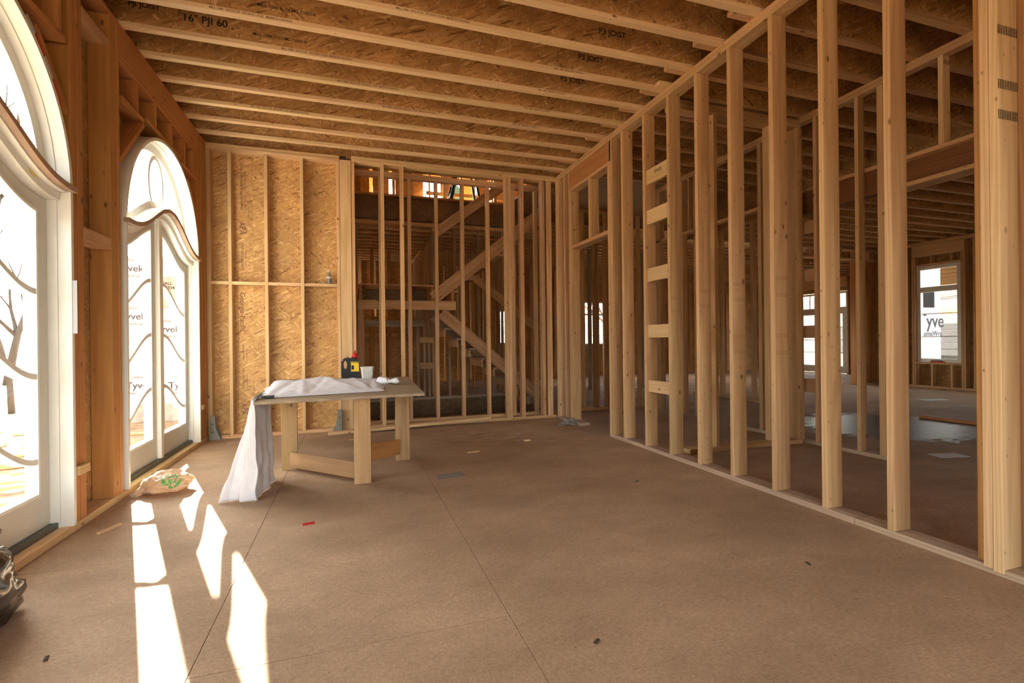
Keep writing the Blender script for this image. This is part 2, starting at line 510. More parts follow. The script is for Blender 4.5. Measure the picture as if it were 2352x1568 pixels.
# ------------------------------------------------------------------ ceiling of the main room and hall: I-joists under a deck
def web_data(L, wm='osb_web'):
    key = ('web', round(L, 3), wm)
    if key not in BOXES:
        BOXES[key] = box_data(L, 0.012, JH - 0.076 + 0.004, wm, 0)
    return BOXES[key]
def joist(par, x0, x1, y, z0, mat='lumber'):
    """I-joist: strand board web with a timber flange along its top and bottom edge"""
    L = x1 - x0
    w = link('joist', web_data(L), par, Vector(((x0 + x1) / 2, y, z0 + JH / 2)) - wpos(par))
    for dz in (-(JH - 0.038) / 2, (JH - 0.038) / 2):
        link('flange', box_data(L, 0.064, 0.038, mat + '_x', 0.002), w, (0, 0, dz))
    return w
ceil = root('ceiling', 'strand board deck on a row of wooden I-joists over the main room', 'ceiling', (0.7, 2, JZ), 'structure')
JY = [6.745 - 0.4115 * k for k in range(24)]
main_joists = []
for y in JY:
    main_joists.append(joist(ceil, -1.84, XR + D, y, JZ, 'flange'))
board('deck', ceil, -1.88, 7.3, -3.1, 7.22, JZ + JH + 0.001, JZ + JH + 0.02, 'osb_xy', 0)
board('rim_joist', ceil, -1.84, 3.2, 7.17, 7.20, JZ + 0.02, JZ + JH, 'osb_web', 0)
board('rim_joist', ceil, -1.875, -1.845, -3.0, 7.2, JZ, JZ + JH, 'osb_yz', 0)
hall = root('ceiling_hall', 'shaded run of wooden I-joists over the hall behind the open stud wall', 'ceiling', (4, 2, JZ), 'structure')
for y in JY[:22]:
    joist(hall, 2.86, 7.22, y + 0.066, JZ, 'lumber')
# joists of the big room beyond, a little lower
GZ = 3.45
great = root('ceiling_great', 'long shaded I-joists over the far big room with the tall windows', 'ceiling', (9, 5, GZ), 'structure')
for k in range(21):
    joist(great, 7.30, 12.98, 1.05 + 0.405 * k, GZ, 'lumber')
board('rim_joist', great, 7.23, 7.26, -3.1, 9.3, GZ - 0.01, JZ + JH + 0.02, 'osb_yz', 0)
board('deck', great, 7.27, 13.2, -3.1, 9.3, GZ + JH + 0.001, GZ + JH + 0.02, 'osb_xy', 0)
# joists of the room beyond the stairs
FZ = 3.62
farc = root('ceiling_far', 'shaded I-joists over the room beyond the staircase', 'ceiling', (3, 12, FZ), 'structure')
for k in range(11):
    joist(farc, -1.8, 12.0, 10.85 + 0.405 * k, FZ, 'lumber')
for k in range(14):
    joist(farc, 12.05, 15.45, 9.4 + 0.405 * k, 3.25, 'lumber')
board('deck', farc, -1.85, 15.55, 10.62, 15.1, 4.28, 4.30, 'osb_xy', 0)
board('deck', farc, 3.3, 15.55, 7.25, 10.62, 4.15, 4.17, 'osb_xy', 0)
# unseen roof added to keep sky light out of the open stairwell
roof = root('roof', 'unseen strand board roof added above the upper floor to keep sky light out', 'roof', (5, 11, 7.0), 'structure')
board('sheathing', roof, -2.2, 15.8, 7.0, 15.4, 7.0, 7.03, 'osb_xy', 0)
board('gable', roof, -1.9, 15.5, 7.21, 7.24, 4.18, 7.0, 'osb_xz', 0)

# ------------------------------------------------------------------ left wall with arched doors
wl_ = root('wall_left', 'outer timber frame wall with arched double doors, posts and header beams', 'wall', (XL, 3.5, 0), 'structure')
DOORS = (2.885, 5.672)
X0, X1 = XL - D, XL            # stud depth
board('bottom_plate', wl_, X0, X1, 3.90, 7.06, 0, 0.05, 'pale')
board('bottom_plate', wl_, X0, X1, 0.9, 3.898, 0, 0.05, 'pale')
board('bottom_plate', wl_, X0, X1, -3.0, 0.898, 0, 0.05, 'pale')
board('top_plate', wl_, X0, X1, -3.0, 7.06, 3.705, 3.742, 'cedar')
def stud(par, x0, x1, y0, y1, z0, z1, mat='lumber', name='stud'):
    return board(name, par, x0, x1, y0, y1, z0, z1, mat)
def pack(y0, n, z0=0.05, z1=3.70, mat='cedar'):
    for i in range(n):
        stud(wl_, X0, X1 + random.uniform(-0.004, 0.003), y0 + i * T, y0 + (i + 1) * T - 0.001, z0, z1, mat)
pack(3.895, 4); pack(4.455, 4)
pack(6.675, 2); pack(6.80, 2); pack(6.95, 2)
pack(1.71, 4); pack(1.12, 4); pack(-0.95, 3); pack(-2.9, 2); pack(-2.0, 1); pack(-1.5, 1)
# short blocks between the posts
board('block', wl_, X0 + 0.01, X1, 4.056, 4.454, 1.92, 2.005, 'lumber')
board('block', wl_, X0, X1, 4.056, 4.454, 3.46, 3.50, 'lumber')
# header beams
for (a, b) in ((4.62, 6.672), (1.872, 3.893), (-0.83, 1.118)):
    board('header_beam', wl_, X0 + 0.045, X1 + 0.002, a, b, 3.49, 3.704, 'cedar')
    board('header_plate', wl_, X0, X1 - 0.004, a, b, 3.45, 3.489, 'cedar')
for c in DOORS:
    zt = 3.19
    board('arch_plate', wl_, X0, X1, c - 0.97 - 0.03, c - 0.57, zt - 0.04, zt, 'cedar')
    board('arch_plate', wl_, X0, X1, c - 0.50, c + 0.45, zt, zt + 0.04, 'cedar')
    board('arch_plate', wl_, X0, X1, c + 0.43, c + 0.97, zt - 0.06, zt - 0.02, 'cedar')
    bar('brace', wl_, (XL - D / 2, c - 0.56, zt - 0.05), (XL - D / 2, c - 1.04, zt - 0.53), T, D - 0.004, 'cedar', up=(0, -1, 1))
    bar('brace', wl_, (XL - D / 2, c + 0.66, zt - 0.13), (XL - D / 2, c + 1.0, zt - 0.50), T, D - 0.004, 'cedar', up=(0, 1, 1))
    for k, y in enumerate((-0.70, -0.29, 0.15, 0.56, 0.90)):
        board('cripple', wl_, X0, X1, c + y - 0.02, c + y + 0.02, zt + (0.001, 0.041, 0.041, -0.019, -0.019)[k], 3.449, 'cedar')
# sheathing outside the studs
SX0, SX1 = X0 - 0.016, X0 - 0.002
def sheath(par, y0, y1, z0, z1):
    board('sheathing', par, SX0, SX1, y0, y1, z0, z1, 'osb_yz', 0)
R_OUT = 1.0
for (a, b) in ((3.886, 4.671), (6.673, 7.2), (-3.0, 1.884)):
    sheath(wl_, a, b, -0.02, 4.2)
NA = 40
for c in DOORS:
    A, B = [], []
    for i in range(NA + 1):
        t = PI - PI * i / NA
        y = c + R_OUT * math.cos(t); A.append((y, 2.18 + R_OUT * math.sin(t))); B.append((y, 4.2))
    part('sheathing', wl_, band(A, B, SX0, SX1), 'osb_yz')
# scrap block nailed by the near door and splinter of film
board('nailer', wl_, XL, XL + 0.03, 3.90, 4.03, 0.36, 0.42, 'pale')
board('nailer', wl_, XL, XL + 0.03, 6.70, 6.80, 0.42, 0.48, 'pale')

def arched_door(name, label, c):
    d = root(name, label, 'door', (XL - 0.1, c, 0.05), 'structure')
    N = 32
    def wave(y):
        t = min(1.0, abs(y - c) / 0.97)
        return 0.31 * (0.5 + 0.5 * math.cos(PI * t)) ** 1.25
    def span(y0, y1, n=N): return [y0 + (y1 - y0) * i / n for i in range(n + 1)]
    def arch(r, n=48):
        return [(c + r * math.cos(PI - PI * i / n), 2.18 + r * math.sin(PI - PI * i / n)) for i in range(n + 1)]
    def frame_path(r):
        return [(c - r, 0.05), (c - r, 1.2)] + arch(r) + [(c + r, 1.2), (c + r, 0.05)]
    part('jamb', d, band(frame_path(0.97), frame_path(0.998), -1.755, -1.685), 'white_paint')
    part('jamb', d, band(frame_path(0.962), frame_path(0.998), -1.875, -1.7555), 'white_paint')
    ys = span(c - 1.005, c + 1.005, 48)
    part('transom_moulding', d, band([(y, 2.185 + wave(y)) for y in ys], [(y, 2.222 + wave(y)) for y in ys], -1.7, -1.662), 'dull_brown')  # lip coloured brown, darker than the white bar behind it
    ys = span(c - 0.961, c + 0.961, 48)
    part('transom_bar', d, band([(y, 2.175 + wave(y)) for y in ys], [(y, 2.222 + wave(y)) for y in ys], -1.86, -1.701), 'white_paint')
    part('head_jamb', d, band([(y, 2.125 + wave(y)) for y in ys], [(y, 2.1745 + wave(y)) for y in ys], -1.87, -1.74), 'white_paint')
    # transom light
    def low(r, n=48): return [(c + r * math.cos(PI - PI * i / n), 2.2225 + wave(c + r * math.cos(PI - PI * i / n))) for i in range(n + 1)]
    tr = part('transom_sash', d, join([band(arch(0.885), arch(0.961), -1.855, -1.80),
              band([(y, z + 0.0) for y, z in low(0.885)], [(y, z + 0.065) for y, z in low(0.885)], -1.855, -1.80)]), 'white_paint')
    ov = [(c + 0.165 * math.cos(2 * PI * i / 40), 2.78 + 0.235 * math.sin(2 * PI * i / 40)) for i in range(41)]
    ov2 = [(c + 0.205 * math.cos(2 * PI * i / 40), 2.78 + 0.275 * math.sin(2 * PI * i / 40)) for i in range(41)]
    part('oval_muntin', tr, band(ov, ov2, -1.845, -1.795), 'white_paint')
    part('pane', tr, band([(y, z + 0.05) for y, z in low(0.88)], [(y, max(z, 2.29 + wave(y))) for y, z in arch(0.888)], -1.829, -1.825), 'window_glass')
    # leaves
    for s in (-1, 1):
        yo, yi = c + s * 0.955, c + s * 0.015
        go, gi = c + s * 0.845, c + s * 0.14
        top = lambda y: 2.12 + wave(y)
        gt = lambda y: 2.03 + wave(y)
        LX0, LX1 = -1.872, -1.805
        outer = band([(yo, 0.085), (yo, top(yo))], [(go, 0.085), (go, top(go))], LX0, LX1)
        inner = band([(yi, 0.085), (yi, top(yi))], [(gi, 0.085), (gi, top(gi))], LX0, LX1)
        yy = span(go, gi, 20)
        bot = band([(y, 0.085) for y in yy], [(y, 0.285) for y in yy], LX0, LX1)
        hd = band([(y, gt(y)) for y in yy], [(y, top(y)) for y in yy], LX0, LX1)
        lf = part('leaf', d, join([outer, inner, bot, hd]), 'door_paint')
        # slim bead round the glass
        b1, b2 = go - s * 0.018, gi + s * 0.018
        yb = span(b1, b2, 20)
        part('bead', lf, join([
            band([(go, 0.285), (go, gt(go))], [(b1, 0.285), (b1, gt(b1))], -1.86, -1.795),
            band([(gi, 0.285), (gi, gt(gi))], [(b2, 0.285), (b2, gt(b2))], -1.86, -1.795),
            band([(y, 0.285) for y in yb], [(y, 0.305) for y in yb], -1.86, -1.795),
            band([(y, gt(y) - 0.02) for y in yb], [(y, gt(y)) for y in yb], -1.86, -1.795)]), 'white_paint')
        def mz(k, y):
            t = (y - go) / (gi - go)
            return 0.50 + 0.5155 * k + 0.285 * (0.5 - 0.5 * math.cos(PI * t))
        for k in range(3):
            part('muntin', lf, band([(y, mz(k, y) - 0.017) for y in yb], [(y, mz(k, y) + 0.017) for y in yb], -1.872, -1.799), 'white_paint')
        edges = [lambda y: 0.29] + [(lambda y, k=k: mz(k, y)) for k in range(3)] + [lambda y: gt(y) - 0.005]
        for k in range(4):
            part('pane', lf, band([(y, edges[k](y)) for y in yy], [(y, edges[k + 1](y)) for y in yy], -1.829, -1.825), 'window_glass')
    part('astragal', d, band([(c - 0.03, 0.09), (c - 0.03, 2.425)], [(c + 0.03, 0.09), (c + 0.03, 2.425)], -1.80, -1.765), 'white_paint')
    a = part('threshold', d, band([(c - 0.96, 0.05), (c + 0.96, 0.05)], [(c - 0.96, 0.084), (c + 0.96, 0.084)], -1.875, -1.763), 'threshold_metal')
    return d
door1 = arched_door('door_1', 'tall white arched double door, cut off by the picture edge, with wavy muntins', DOORS[0])
door2 = arched_door('door_2', 'white arched double door with an oval transom light behind the work table', DOORS[1])
# scraps of tape stuck on the near door
for (y, z, sy, sz) in ((3.50, 2.31, 0.07, 0.03), (3.60, 2.215, 0.06, 0.02)):
    board('tape_scrap', door1, -1.74, -1.738, y - sy, y + sy, z - sz, z + sz, 'tape', 0)
board('film_strip', door1, -1.688, -1.66, 3.86, 3.865, 1.28, 1.62, 'house_wrap', 0)
for k in range(4):
    y = 3.42 + 0.085 * k
    z = 2.18 + math.sqrt(max(0, 1.0 - (y - DOORS[0]) ** 2)) + 0.01
    bar('hazard_tape', door1, (-1.69, y, z), (-1.69, y + 0.08, 2.18 + math.sqrt(max(0, 1.0 - (y + 0.08 - DOORS[0]) ** 2)) + 0.01), 0.05, 0.003, 'red_plastic' if k % 2 else 'house_wrap')

# ------------------------------------------------------------------ back wall: sheathed bays, a post, then open studs in two rows
wb = root('wall_back', 'back stud wall, strand board sheathing at its one end and open studs beyond the post', 'wall', (0.7, YB, 0), 'structure')
Y0, Y1 = YB, YB + D
for (a, b) in ((-1.70, -0.115), (0.037, XR)):
    board('bottom_plate', wb, a, b, Y0, Y1, 0, 0.045, 'lumber')
for (a, b) in ((-1.725, -1.66), (-1.466, -1.426), (-1.045, -1.005), (-0.611, -0.571), (-0.157, -0.117)):
    stud(wb, a, b, Y0, Y1, 0.045, 3.672, 'pale')
board('post', wb, -0.112, 0.034, Y0 - 0.006, Y1, 0.0, 3.70, 'pale', label='thick laminated post')
for (a, b) in ((0.04, 0.082), (0.430, 0.474), (0.695, 0.745), (2.262, 2.300), (2.302, 2.342), (2.500, 2.548), (2.845, 2.888), (2.92, 2.962), (2.963, 3.005)):
    stud(wb, a, b, Y0, Y1, 0.045, 3.69)
board('post_cap', wb, -0.105, -0.03, Y0 - 0.004, Y1, 3.705, 3.75, 'black_print', 0.001)  # black piece standing in for the shade in the gap above the post
board('top_plate', wb, -1.73, -0.115, Y0 - 0.002, Y1, 3.672, 3.712, 'pale')
board('top_plate', wb, -1.73, -0.116, Y0 + 0.004, Y1, 3.713, 3.753, 'pale')
board('top_plate', wb, 0.04, XR, Y0, Y1, 3.69, 3.729, 'pale')
board('top_plate', wb, 0.04, XR, Y0 + 0.004, Y1, 3.73, 3.768, 'pale')
blocks = (-1.659, -1.467, -1.425, -1.046, -1.004, -0.612, -0.570, -0.158)
for a, b in zip(blocks[::2], blocks[1::2]):
    board('block', wb, a, b, Y0 + 0.002, Y0 + 0.10, 1.965, 2.005, 'pale')
for (a, b) in ((-1.86, -1.2), (-1.199, -0.115)):
    for (z0, z1) in ((0, 1.98), (1.982, 3.9)):
        board('sheathing', wb, a, b, Y1 + 0.001, Y1 + 0.014, z0, z1, 'osb_xz', 0)
# second row of studs a step behind
Y2, Y3 = 7.45, 7.54
board('bottom_plate', wb, 0.10, 3.30, Y2, Y3, 0, 0.045, 'lumber')
board('top_plate', wb, 0.0, 3.30, Y2, Y3, 3.645, 3.685, 'lumber')
board('top_plate', wb, 0.0, 3.30, Y2, Y3, 3.686, 3.725, 'lumber')
board('soffit', wb, 0.04, 3.30, Y1 + 0.001, Y2 - 0.001, 3.74, 3.755, 'osb_xy', 0)
for x in (0.415, 0.84, 1.245, 1.652, 2.062, 2.485, 2.870):
    stud(wb, x, x + 0.05, Y2, Y3, 0.045, 3.645)

# ------------------------------------------------------------------ right wall: open studs with a doorway at its far end
wr = root('wall_right', 'open stud partition with ladder blocking and a framed doorway at its far end', 'wall', (XR, 3.5, 0), 'structure')
A0, A1 = XR, XR + D
board('bottom_plate', wr, A0, A1, -0.2, 2.3, 0, 0.04, 'dusty')
board('bottom_plate', wr, A0, A1, 2.302, 5.42, 0, 0.04, 'dusty')
board('bottom_plate', wr, A0, A1, -3.0, -0.202, 0, 0.04, 'dusty')
board('bottom_plate', wr, A0, A1, 6.22, YB - 0.002, 0, 0.04, 'dusty')
for (a, b) in ((-3.0, 1.9), (1.902, 5.3), (5.302, YB - 0.002)):
    board('top_plate', wr, A0, A1, a, b, ZT, ZT + 0.039, 'lumber')
for (a, b) in ((-3.0, 3.4), (3.402, 7.2)):
    board('top_plate', wr, A0 - 0.003, A1, a, b, ZT + 0.04, ZT + 0.079, 'lumber')
for (a, b) in ((5.06, 5.10), (4.612, 4.652), (4.178, 4.219), (3.756, 3.797), (3.337, 3.377), (2.905, 2.946), (2.487, 2.528), (2.057, 2.099), (1.16, 1.2), (0.75, 0.79), (0.34, 0.38), (-0.07, -0.03), (-0.5, -0.46), (-0.9, -0.86)):
    stud(wr, A0 + random.uniform(0, 0.004), A1, a, b, 0.04, ZT)
# post at the near end
stud(wr, A0 + 0.03, A1, 1.626, 1.664, 0.04, ZT, 'cedar')
stud(wr, A0 - 0.012, A1 - 0.004, 1.579, 1.618, 0.03, ZT, 'pale')
stud(wr, A0 - 0.012, A1 - 0.004, 1.538, 1.578, 0.02, ZT, 'pale')
stud(wr, A1 + 0.002, A1 + 0.042, 1.50, 1.60, 0.02, ZT, 'lumber')
# doorway
stud(wr, A0, A1, 5.302, 5.342, 0.04, ZT); stud(wr, A0, A1, 5.378, 5.418, 0.04, 3.37)
stud(wr, A0 + 0.004, A1, 5.343, 5.377, 0.04, ZT)
stud(wr, A0, A1, 6.487, 6.527, 0.04, 3.37); stud(wr, A0, A1, 6.529, 6.569, 0.04, ZT); stud(wr, A0, A1, 6.70, 6.742, 0.04, ZT)
stud(wr, A0 - 0.02, A1 - 0.03, 6.905, 6.99, 0.04, ZT, 'pale')
stud(wr, A0 + 0.02, A1, 7.0, 7.04, 0.04, ZT)
board('header_beam', wr, A0 + 0.004, A1, 5.343, 6.528, 3.412, ZT - 0.001, 'lvl')
board('header_plate', wr, A0, A1, 5.343, 6.528, 3.372, 3.411, 'lumber')
board('door_head', wr, A0, A1, 5.42, 6.486, 2.525, 2.575, 'lumber')
stud(wr, A0, A1, 5.89, 5.93, 2.576, 3.371, 'lumber', 'cripple')
for (a, b) in ((2.886, 3.042), (2.451, 2.606), (1.83, 1.976), (1.222, 1.361), (0.633, 0.761)):
    board('block', wr, A0 + 0.025, A0 + 0.065, 4.22, 4.611, a, b, 'pale')
# offcuts lying on the plate beside the joists
for (x, y, z) in ((2.93, 4.30, ZT + 0.08), (2.95, 4.16, ZT + 0.08)):
    board('offcut', wr, x, x + 0.3, y, y + 0.09, z, z + T, 'pale')

# ------------------------------------------------------------------ second partition across the hall
XH = 4.94
wh = root('wall_hall', 'second stud partition across the hall with a header over a wide opening', 'wall', (XH, 3.5, 0), 'structure')
H0, H1 = XH, XH + 0.09
board('bottom_plate', wh, H0, H1, 3.36, 5.45, 0, 0.04, 'dusty')
for (a, b) in ((-3.0, 2.2), (2.202, 7.5)):
    board('top_plate', wh, H0, H1, a, b, ZT, ZT + 0.039, 'lumber')
    board('top_plate', wh, H0, H1, a, b, ZT + 0.04, ZT + 0.079, 'lumber')
for (a, b) in ((3.63, 3.67), (3.382, 3.444), (4.105, 4.145), (4.88, 4.936), (5.40, 5.44), (6.12, 6.16), (6.42, 6.50), (7.0, 7.12), (7.3, 7.34)):
    stud(wh, H0, H1, a, b, 0.04, ZT)
for y in (2.872, 2.40, 1.98, 1.57, 1.16):
    stud(wh, H0, H1, y, y + 0.042, 2.892, ZT, 'pale', 'cripple')
stud(wh, H0, H1, 0.7, 0.8, 0.0, 2.6); stud(wh, H0, H1, -0.5, -0.4, 0.0, ZT); stud(wh, H0, H1, -1.5, -1.4, 0.0, ZT)
board('header_plate', wh, H0 - 0.002, H1, 0.8, 3.38, 2.852, 2.891, 'lumber')
board('header_beam', wh, H1 + 0.002, H1 + 0.10, 0.6, 4.45, 2.64, 2.89, 'redwood')
board('header_plate', wh, H0, H1 + 0.11, 0.6, 3.38, 2.60, 2.639, 'lumber')
board('header_plate', wh, H1 + 0.001, H1 + 0.11, 3.382, 4.45, 2.891, 2.93, 'lumber')
board('header_plate', wh, H0, H1, 4.94, 7.3, 2.83, 2.87, 'lumber')
for y in (5.3, 5.85, 6.25, 6.75):
    stud(wh, H0, H1, y, y + T, 2.871, ZT, 'lumber', 'cripple')
for (a, b) in ((2.389, 2.524), (1.84, 1.98), (1.2, 1.341), (0.584, 0.734)):
    board('block', wh, H0 + 0.02, H0 + 0.06, 4.146, 4.40, a, b, 'lumber')
# short closet wall across the hall
wc = root('wall_closet', 'short stud wall crossing the hall with doubled studs', 'wall', (4.2, 4.3, 0), 'structure')
board('bottom_plate', wc, 3.36, 4.90, 4.27, 4.41, 0, 0.045, 'lumber')
board('top_plate', wc, A1, 4.93, 4.29, 4.43, 3.60, 3.661, 'lumber')
board('top_plate', wc, A1, 4.93, 4.29, 4.43, 3.662, 3.70, 'lumber')
for (a, b) in ((3.70, 3.74), (4.50, 4.54), (4.541, 4.61), (4.86, 4.90), (4.901, 4.935)):
    stud(wc, a, b, 4.275, 4.415, 0.046, 3.60, 'lumber')
# wall that carries the back wall on behind the doorway
ww = root('wall_passage', 'shaded stud wall seen through the framed doorway', 'wall', (4.2, 7.55, 0), 'structure')
board('bottom_plate', ww, 3.31, 4.95, 7.55, 7.64, 0, 0.045, 'lumber')
board('top_plate', ww, 3.31, 4.95, 7.55, 7.64, 3.40, 3.44, 'lumber')
for x in (3.78, 4.0, 4.05, 4.22, 4.29, 4.34, 4.88):
    stud(ww, x, x + T, 7.55, 7.64, 0.046, 3.40)
wi = root('wall_inner', 'row of dark studs deep inside the house', 'wall', (7.2, 8, 0), 'structure')
board('bottom_plate', wi, 7.2, 7.29, 6.9, 9.05, 0, 0.045, 'lumber')
board('top_plate', wi, 7.2, 7.29, 6.9, 9.05, 3.40, 3.44, 'lumber')
for k, y in enumerate((7.0, 7.32, 7.75, 8.15, 8.5, 8.9)):
    stud(wi, 7.2, 7.29, y, y + 0.06, 0.046, 3.40)
for x in (5.45, 6.0, 6.45, 6.9):
    stud(wi, x, x + 0.09, 10.62, 10.66, 0.0, 3.4, 'grey')

# ------------------------------------------------------------------ windows
def pane_box(par, ax, a, b, z0, z1, pos):
    if ax == 'x': return board('pane', par, pos - 0.002, pos + 0.002, a, b, z0, z1, 'window_glass', 0)
    return board('pane', par, a, b, pos - 0.002, pos + 0.002, z0, z1, 'window_glass', 0)
def window(name, label, ax, pos, a, b, z0, z1, rails=(), bars=(), t=0.06, fr=0.055):
    w = root(name, label, 'window', ((pos, (a + b) / 2, z0) if ax == 'x' else ((a + b) / 2, pos, z0)), 'structure')
    def bx(nm, u0, u1, v0, v1, dd=t):
        if ax == 'x': return board(nm, w, pos - dd / 2, pos + dd / 2, u0, u1, v0, v1, 'white_paint', 0.003)
        return board(nm, w, u0, u1, pos - dd / 2, pos + dd / 2, v0, v1, 'white_paint', 0.003)
    bx('frame', a, a + fr, z0, z1); bx('frame', b - fr, b, z0, z1)
    bx('frame', a + fr, b - fr, z0, z0 + fr); bx('frame', a + fr, b - fr, z1 - fr, z1)
    for (r0, r1) in rails: bx('rail', a + fr, b - fr, r0, r1, t * 1.2)
    for z in bars: bx('muntin', a + fr, b - fr, z - 0.009, z + 0.009, 0.025)
    cuts = [z0 + fr] + [v for r in rails for v in r] + [z1 - fr]
    for i in range(0, len(cuts), 2):
        pane_box(w, ax, a + fr, b - fr, cuts[i], cuts[i + 1], pos)
    return w
WX = 13.0
window('window_1', 'tall white window with a house-wrap wall outside, seen between studs', 'x', WX + 0.0, 7.22, 8.13, 0.60, 2.87, [(2.25, 2.37)], (1.74, 1.20), 0.09, 0.085)
window('window_2', 'white window sliver just past the thick near post', 'x', WX + 0.0, 5.30, 6.35, 0.60, 2.87, [(2.25, 2.37)], (1.74, 1.20), 0.09, 0.085)
window('window_3', 'small bright window behind the stair stringers', 'y', 15.05, 4.42, 4.98, 1.10, 2.20, (), (1.48, 1.83))
window('window_4', 'bright window far behind the framed doorway', 'y', 15.05, 7.45, 8.5, 1.04, 2.52, [(2.05, 2.11)], (1.36, 1.7))
window('window_5', 'narrow bright window far behind the ladder blocking', 'y', 15.05, 9.6, 10.6, 1.04, 2.52, [(2.05, 2.11)], (1.36, 1.7))

def holed_wall(par, ax, pos, t, a, b, z0, z1, holes, mat):
    """flat sheet at ax=pos with rectangular holes (u0,u1,v0,v1); built from boards"""
    def bx(u0, u1, v0, v1):
        if u1 - u0 < 0.005 or v1 - v0 < 0.005: return
        if ax == 'x': board('sheathing', par, pos, pos + t, u0, u1, v0, v1, mat, 0)
        else: board('sheathing', par, u0, u1, pos, pos + t, v0, v1, mat, 0)
    u = a
    for (u0, u1, v0, v1) in sorted(holes):
        bx(u, u0, z0, z1); bx(u0, u1, z0, v0); bx(u0, u1, v1, z1); u = u1
    bx(u, b, z0, z1)
# window wall of the big room
wg = root('wall_windows', 'far outer stud wall holding the tall white windows', 'wall', (WX, 6, 0), 'structure')
holes = [(5.30, 6.35, 0.60, 2.87), (7.22, 8.13, 0.60, 2.87)]
holed_wall(wg, 'x', WX + 0.06, 0.015, -3.0, 9.2, -0.3, 4.0, holes, 'osb_yz')
board('top_plate', wg, WX - 0.08, WX + 0.055, -3, 9.1, 3.36, 3.445, 'lumber')
board('bottom_plate', wg, WX - 0.08, WX + 0.055, -3, 9.1, 0, 0.045, 'lumber')
for (u0, u1, v0, v1) in holes[:3]:
    board('header_beam', wg, WX - 0.08, WX + 0.05, u0 - 0.08, u1 + 0.08, 3.10, 3.355, 'lumber')
    for y in (u0 - 0.09, u0 - 0.045, u1 + 0.005, u1 + 0.05):
        stud(wg, WX - 0.08, WX + 0.05, y, y + T, 0.046, 3.095)
    for y in (u0 + 0.16, u0 + 0.56):
        stud(wg, WX - 0.08, WX + 0.05, y, y + T, 0.046, v0 - 0.045, 'lumber', 'cripple')
        stud(wg, WX - 0.08, WX + 0.05, y, y + T, v1 + 0.045, 3.095, 'lumber', 'cripple')
    board('sill', wg, WX - 0.085, WX + 0.02, u0 - 0.005, u1 + 0.005, v0 - 0.044, v0 - 0.004, 'lumber')
    board('head', wg, WX - 0.08, WX + 0.05, u0 - 0.005, u1 + 0.005, v1 + 0.004, v1 + 0.044, 'lumber')
for y in (8.35, 8.62, 8.95, 6.55, 6.95, 4.6, 5.0):
    stud(wg, WX - 0.08, WX + 0.05, y, y + T, 0.046, 3.36)
# end wall of the big room with boarded end, and the room with the glazed door beyond
we = root('wall_end', 'boarded stud wall closing the big room beside the far glazed door', 'wall', (12.5, 9.1, 0), 'structure')
for i in range(3):
    board('plank', we, 12.56 + i * 0.14, 12.56 + (i + 1) * 0.14 - 0.012, 9.12, 9.16, 0.02, 3.15, 'lvl')
board('top_plate', we, 9.0, 12.95, 9.06, 9.2, 3.16, 3.20, 'pale')
board('top_plate', we, 9.0, 12.95, 9.06, 9.2, 3.40, 3.44, 'lumber')
for x in (9.2, 9.7, 10.2, 10.7, 11.2, 11.7, 12.2, 12.7):
    stud(we, x, x + T, 9.06, 9.2, 3.20, 3.40, 'lumber', 'cripple')
stud(we, 12.18, 12.26, 9.06, 9.2, 0.0, 3.15, 'cedar', 'post')
board('sheathing', we, 13.0, 15.55, 9.2, 9.22, -0.3, 4.2, 'osb_xz', 0)
board('house_wrap', we, 13.08, 15.57, 9.17, 9.185, -0.3, 4.2, 'house_wrap', 0, 'white house wrap outside the window')
text(we, 'Tyve', (15.19, 9.166, 1.62), 0.52, FACE_NEG_Y, 'grey_print', bold=0.012)
text(we, 'HomeWra', (15.17, 9.166, 1.28), 0.20, FACE_NEG_Y, 'grey_print', bold=0.008)
board('notice', we, 14.75, 15.3, 9.155, 9.165, 2.0, 2.45, 'stone_wall', 0)
wf = root('wall_door', 'outer wall with the far glazed double door', 'wall', (15.5, 12, 0), 'structure')
holed_wall(wf, 'x', 15.5, 0.02, 9.2, 15.1, -0.3, 4.2, [(11.75, 13.65, 0.0, 2.75)], 'osb_yz')
for y in (9.5, 10.0, 10.5, 11.0, 11.5, 11.66, 13.67, 13.8, 14.2, 14.6):
    stud(wf, 15.36, 15.49, y, y + T, 0, 3.2)
board('header_beam', wf, 15.36, 15.49, 11.66, 13.71, 2.9, 3.2, 'lumber')
def french(name, label, x, a, b, z1):
    w = root(name, label, 'door', (x, (a + b) / 2, 0), 'structure')
    def bx(nm, u0, u1, v0, v1, dd=0.05, par=None): return board(nm, par or w, x - dd / 2, x + dd / 2, u0, u1, v0, v1, 'white_paint', 0.003)
    bx('frame', a, a + 0.07, 0, z1); bx('frame', b - 0.07, b, 0, z1); bx('frame', a + 0.07, b - 0.07, z1 - 0.07, z1)
    bx('transom_bar', a + 0.07, b - 0.07, 2.12, 2.22)
    c = (a + b) / 2
    bx('mullion', c - 0.04, c + 0.04, 0, z1 - 0.07)
    for (u0, u1) in ((a + 0.07, c - 0.04), (c + 0.04, b - 0.07)):
        l = bx('leaf', u0, u0 + 0.12, 0.02, 2.12)
        bx('stile', u1 - 0.12, u1, 0.02, 2.12, 0.05, l); bx('rail', u0 + 0.12, u1 - 0.12, 0.02, 0.25, 0.05, l); bx('rail', u0 + 0.12, u1 - 0.12, 2.0, 2.12, 0.05, l)
        for z in (0.7, 1.13, 1.56): bx('muntin', u0 + 0.12, u1 - 0.12, z - 0.01, z + 0.01, 0.03, l)
        pane_box(l, 'x', u0 + 0.12, u1 - 0.12, 0.25, 2.0, x)
        pane_box(w, 'x', u0, u1, 2.22, z1 - 0.07, x)
        bx('muntin', (u0 + u1) / 2 - 0.02, (u0 + u1) / 2 + 0.02, 2.22, z1 - 0.07)
    return w
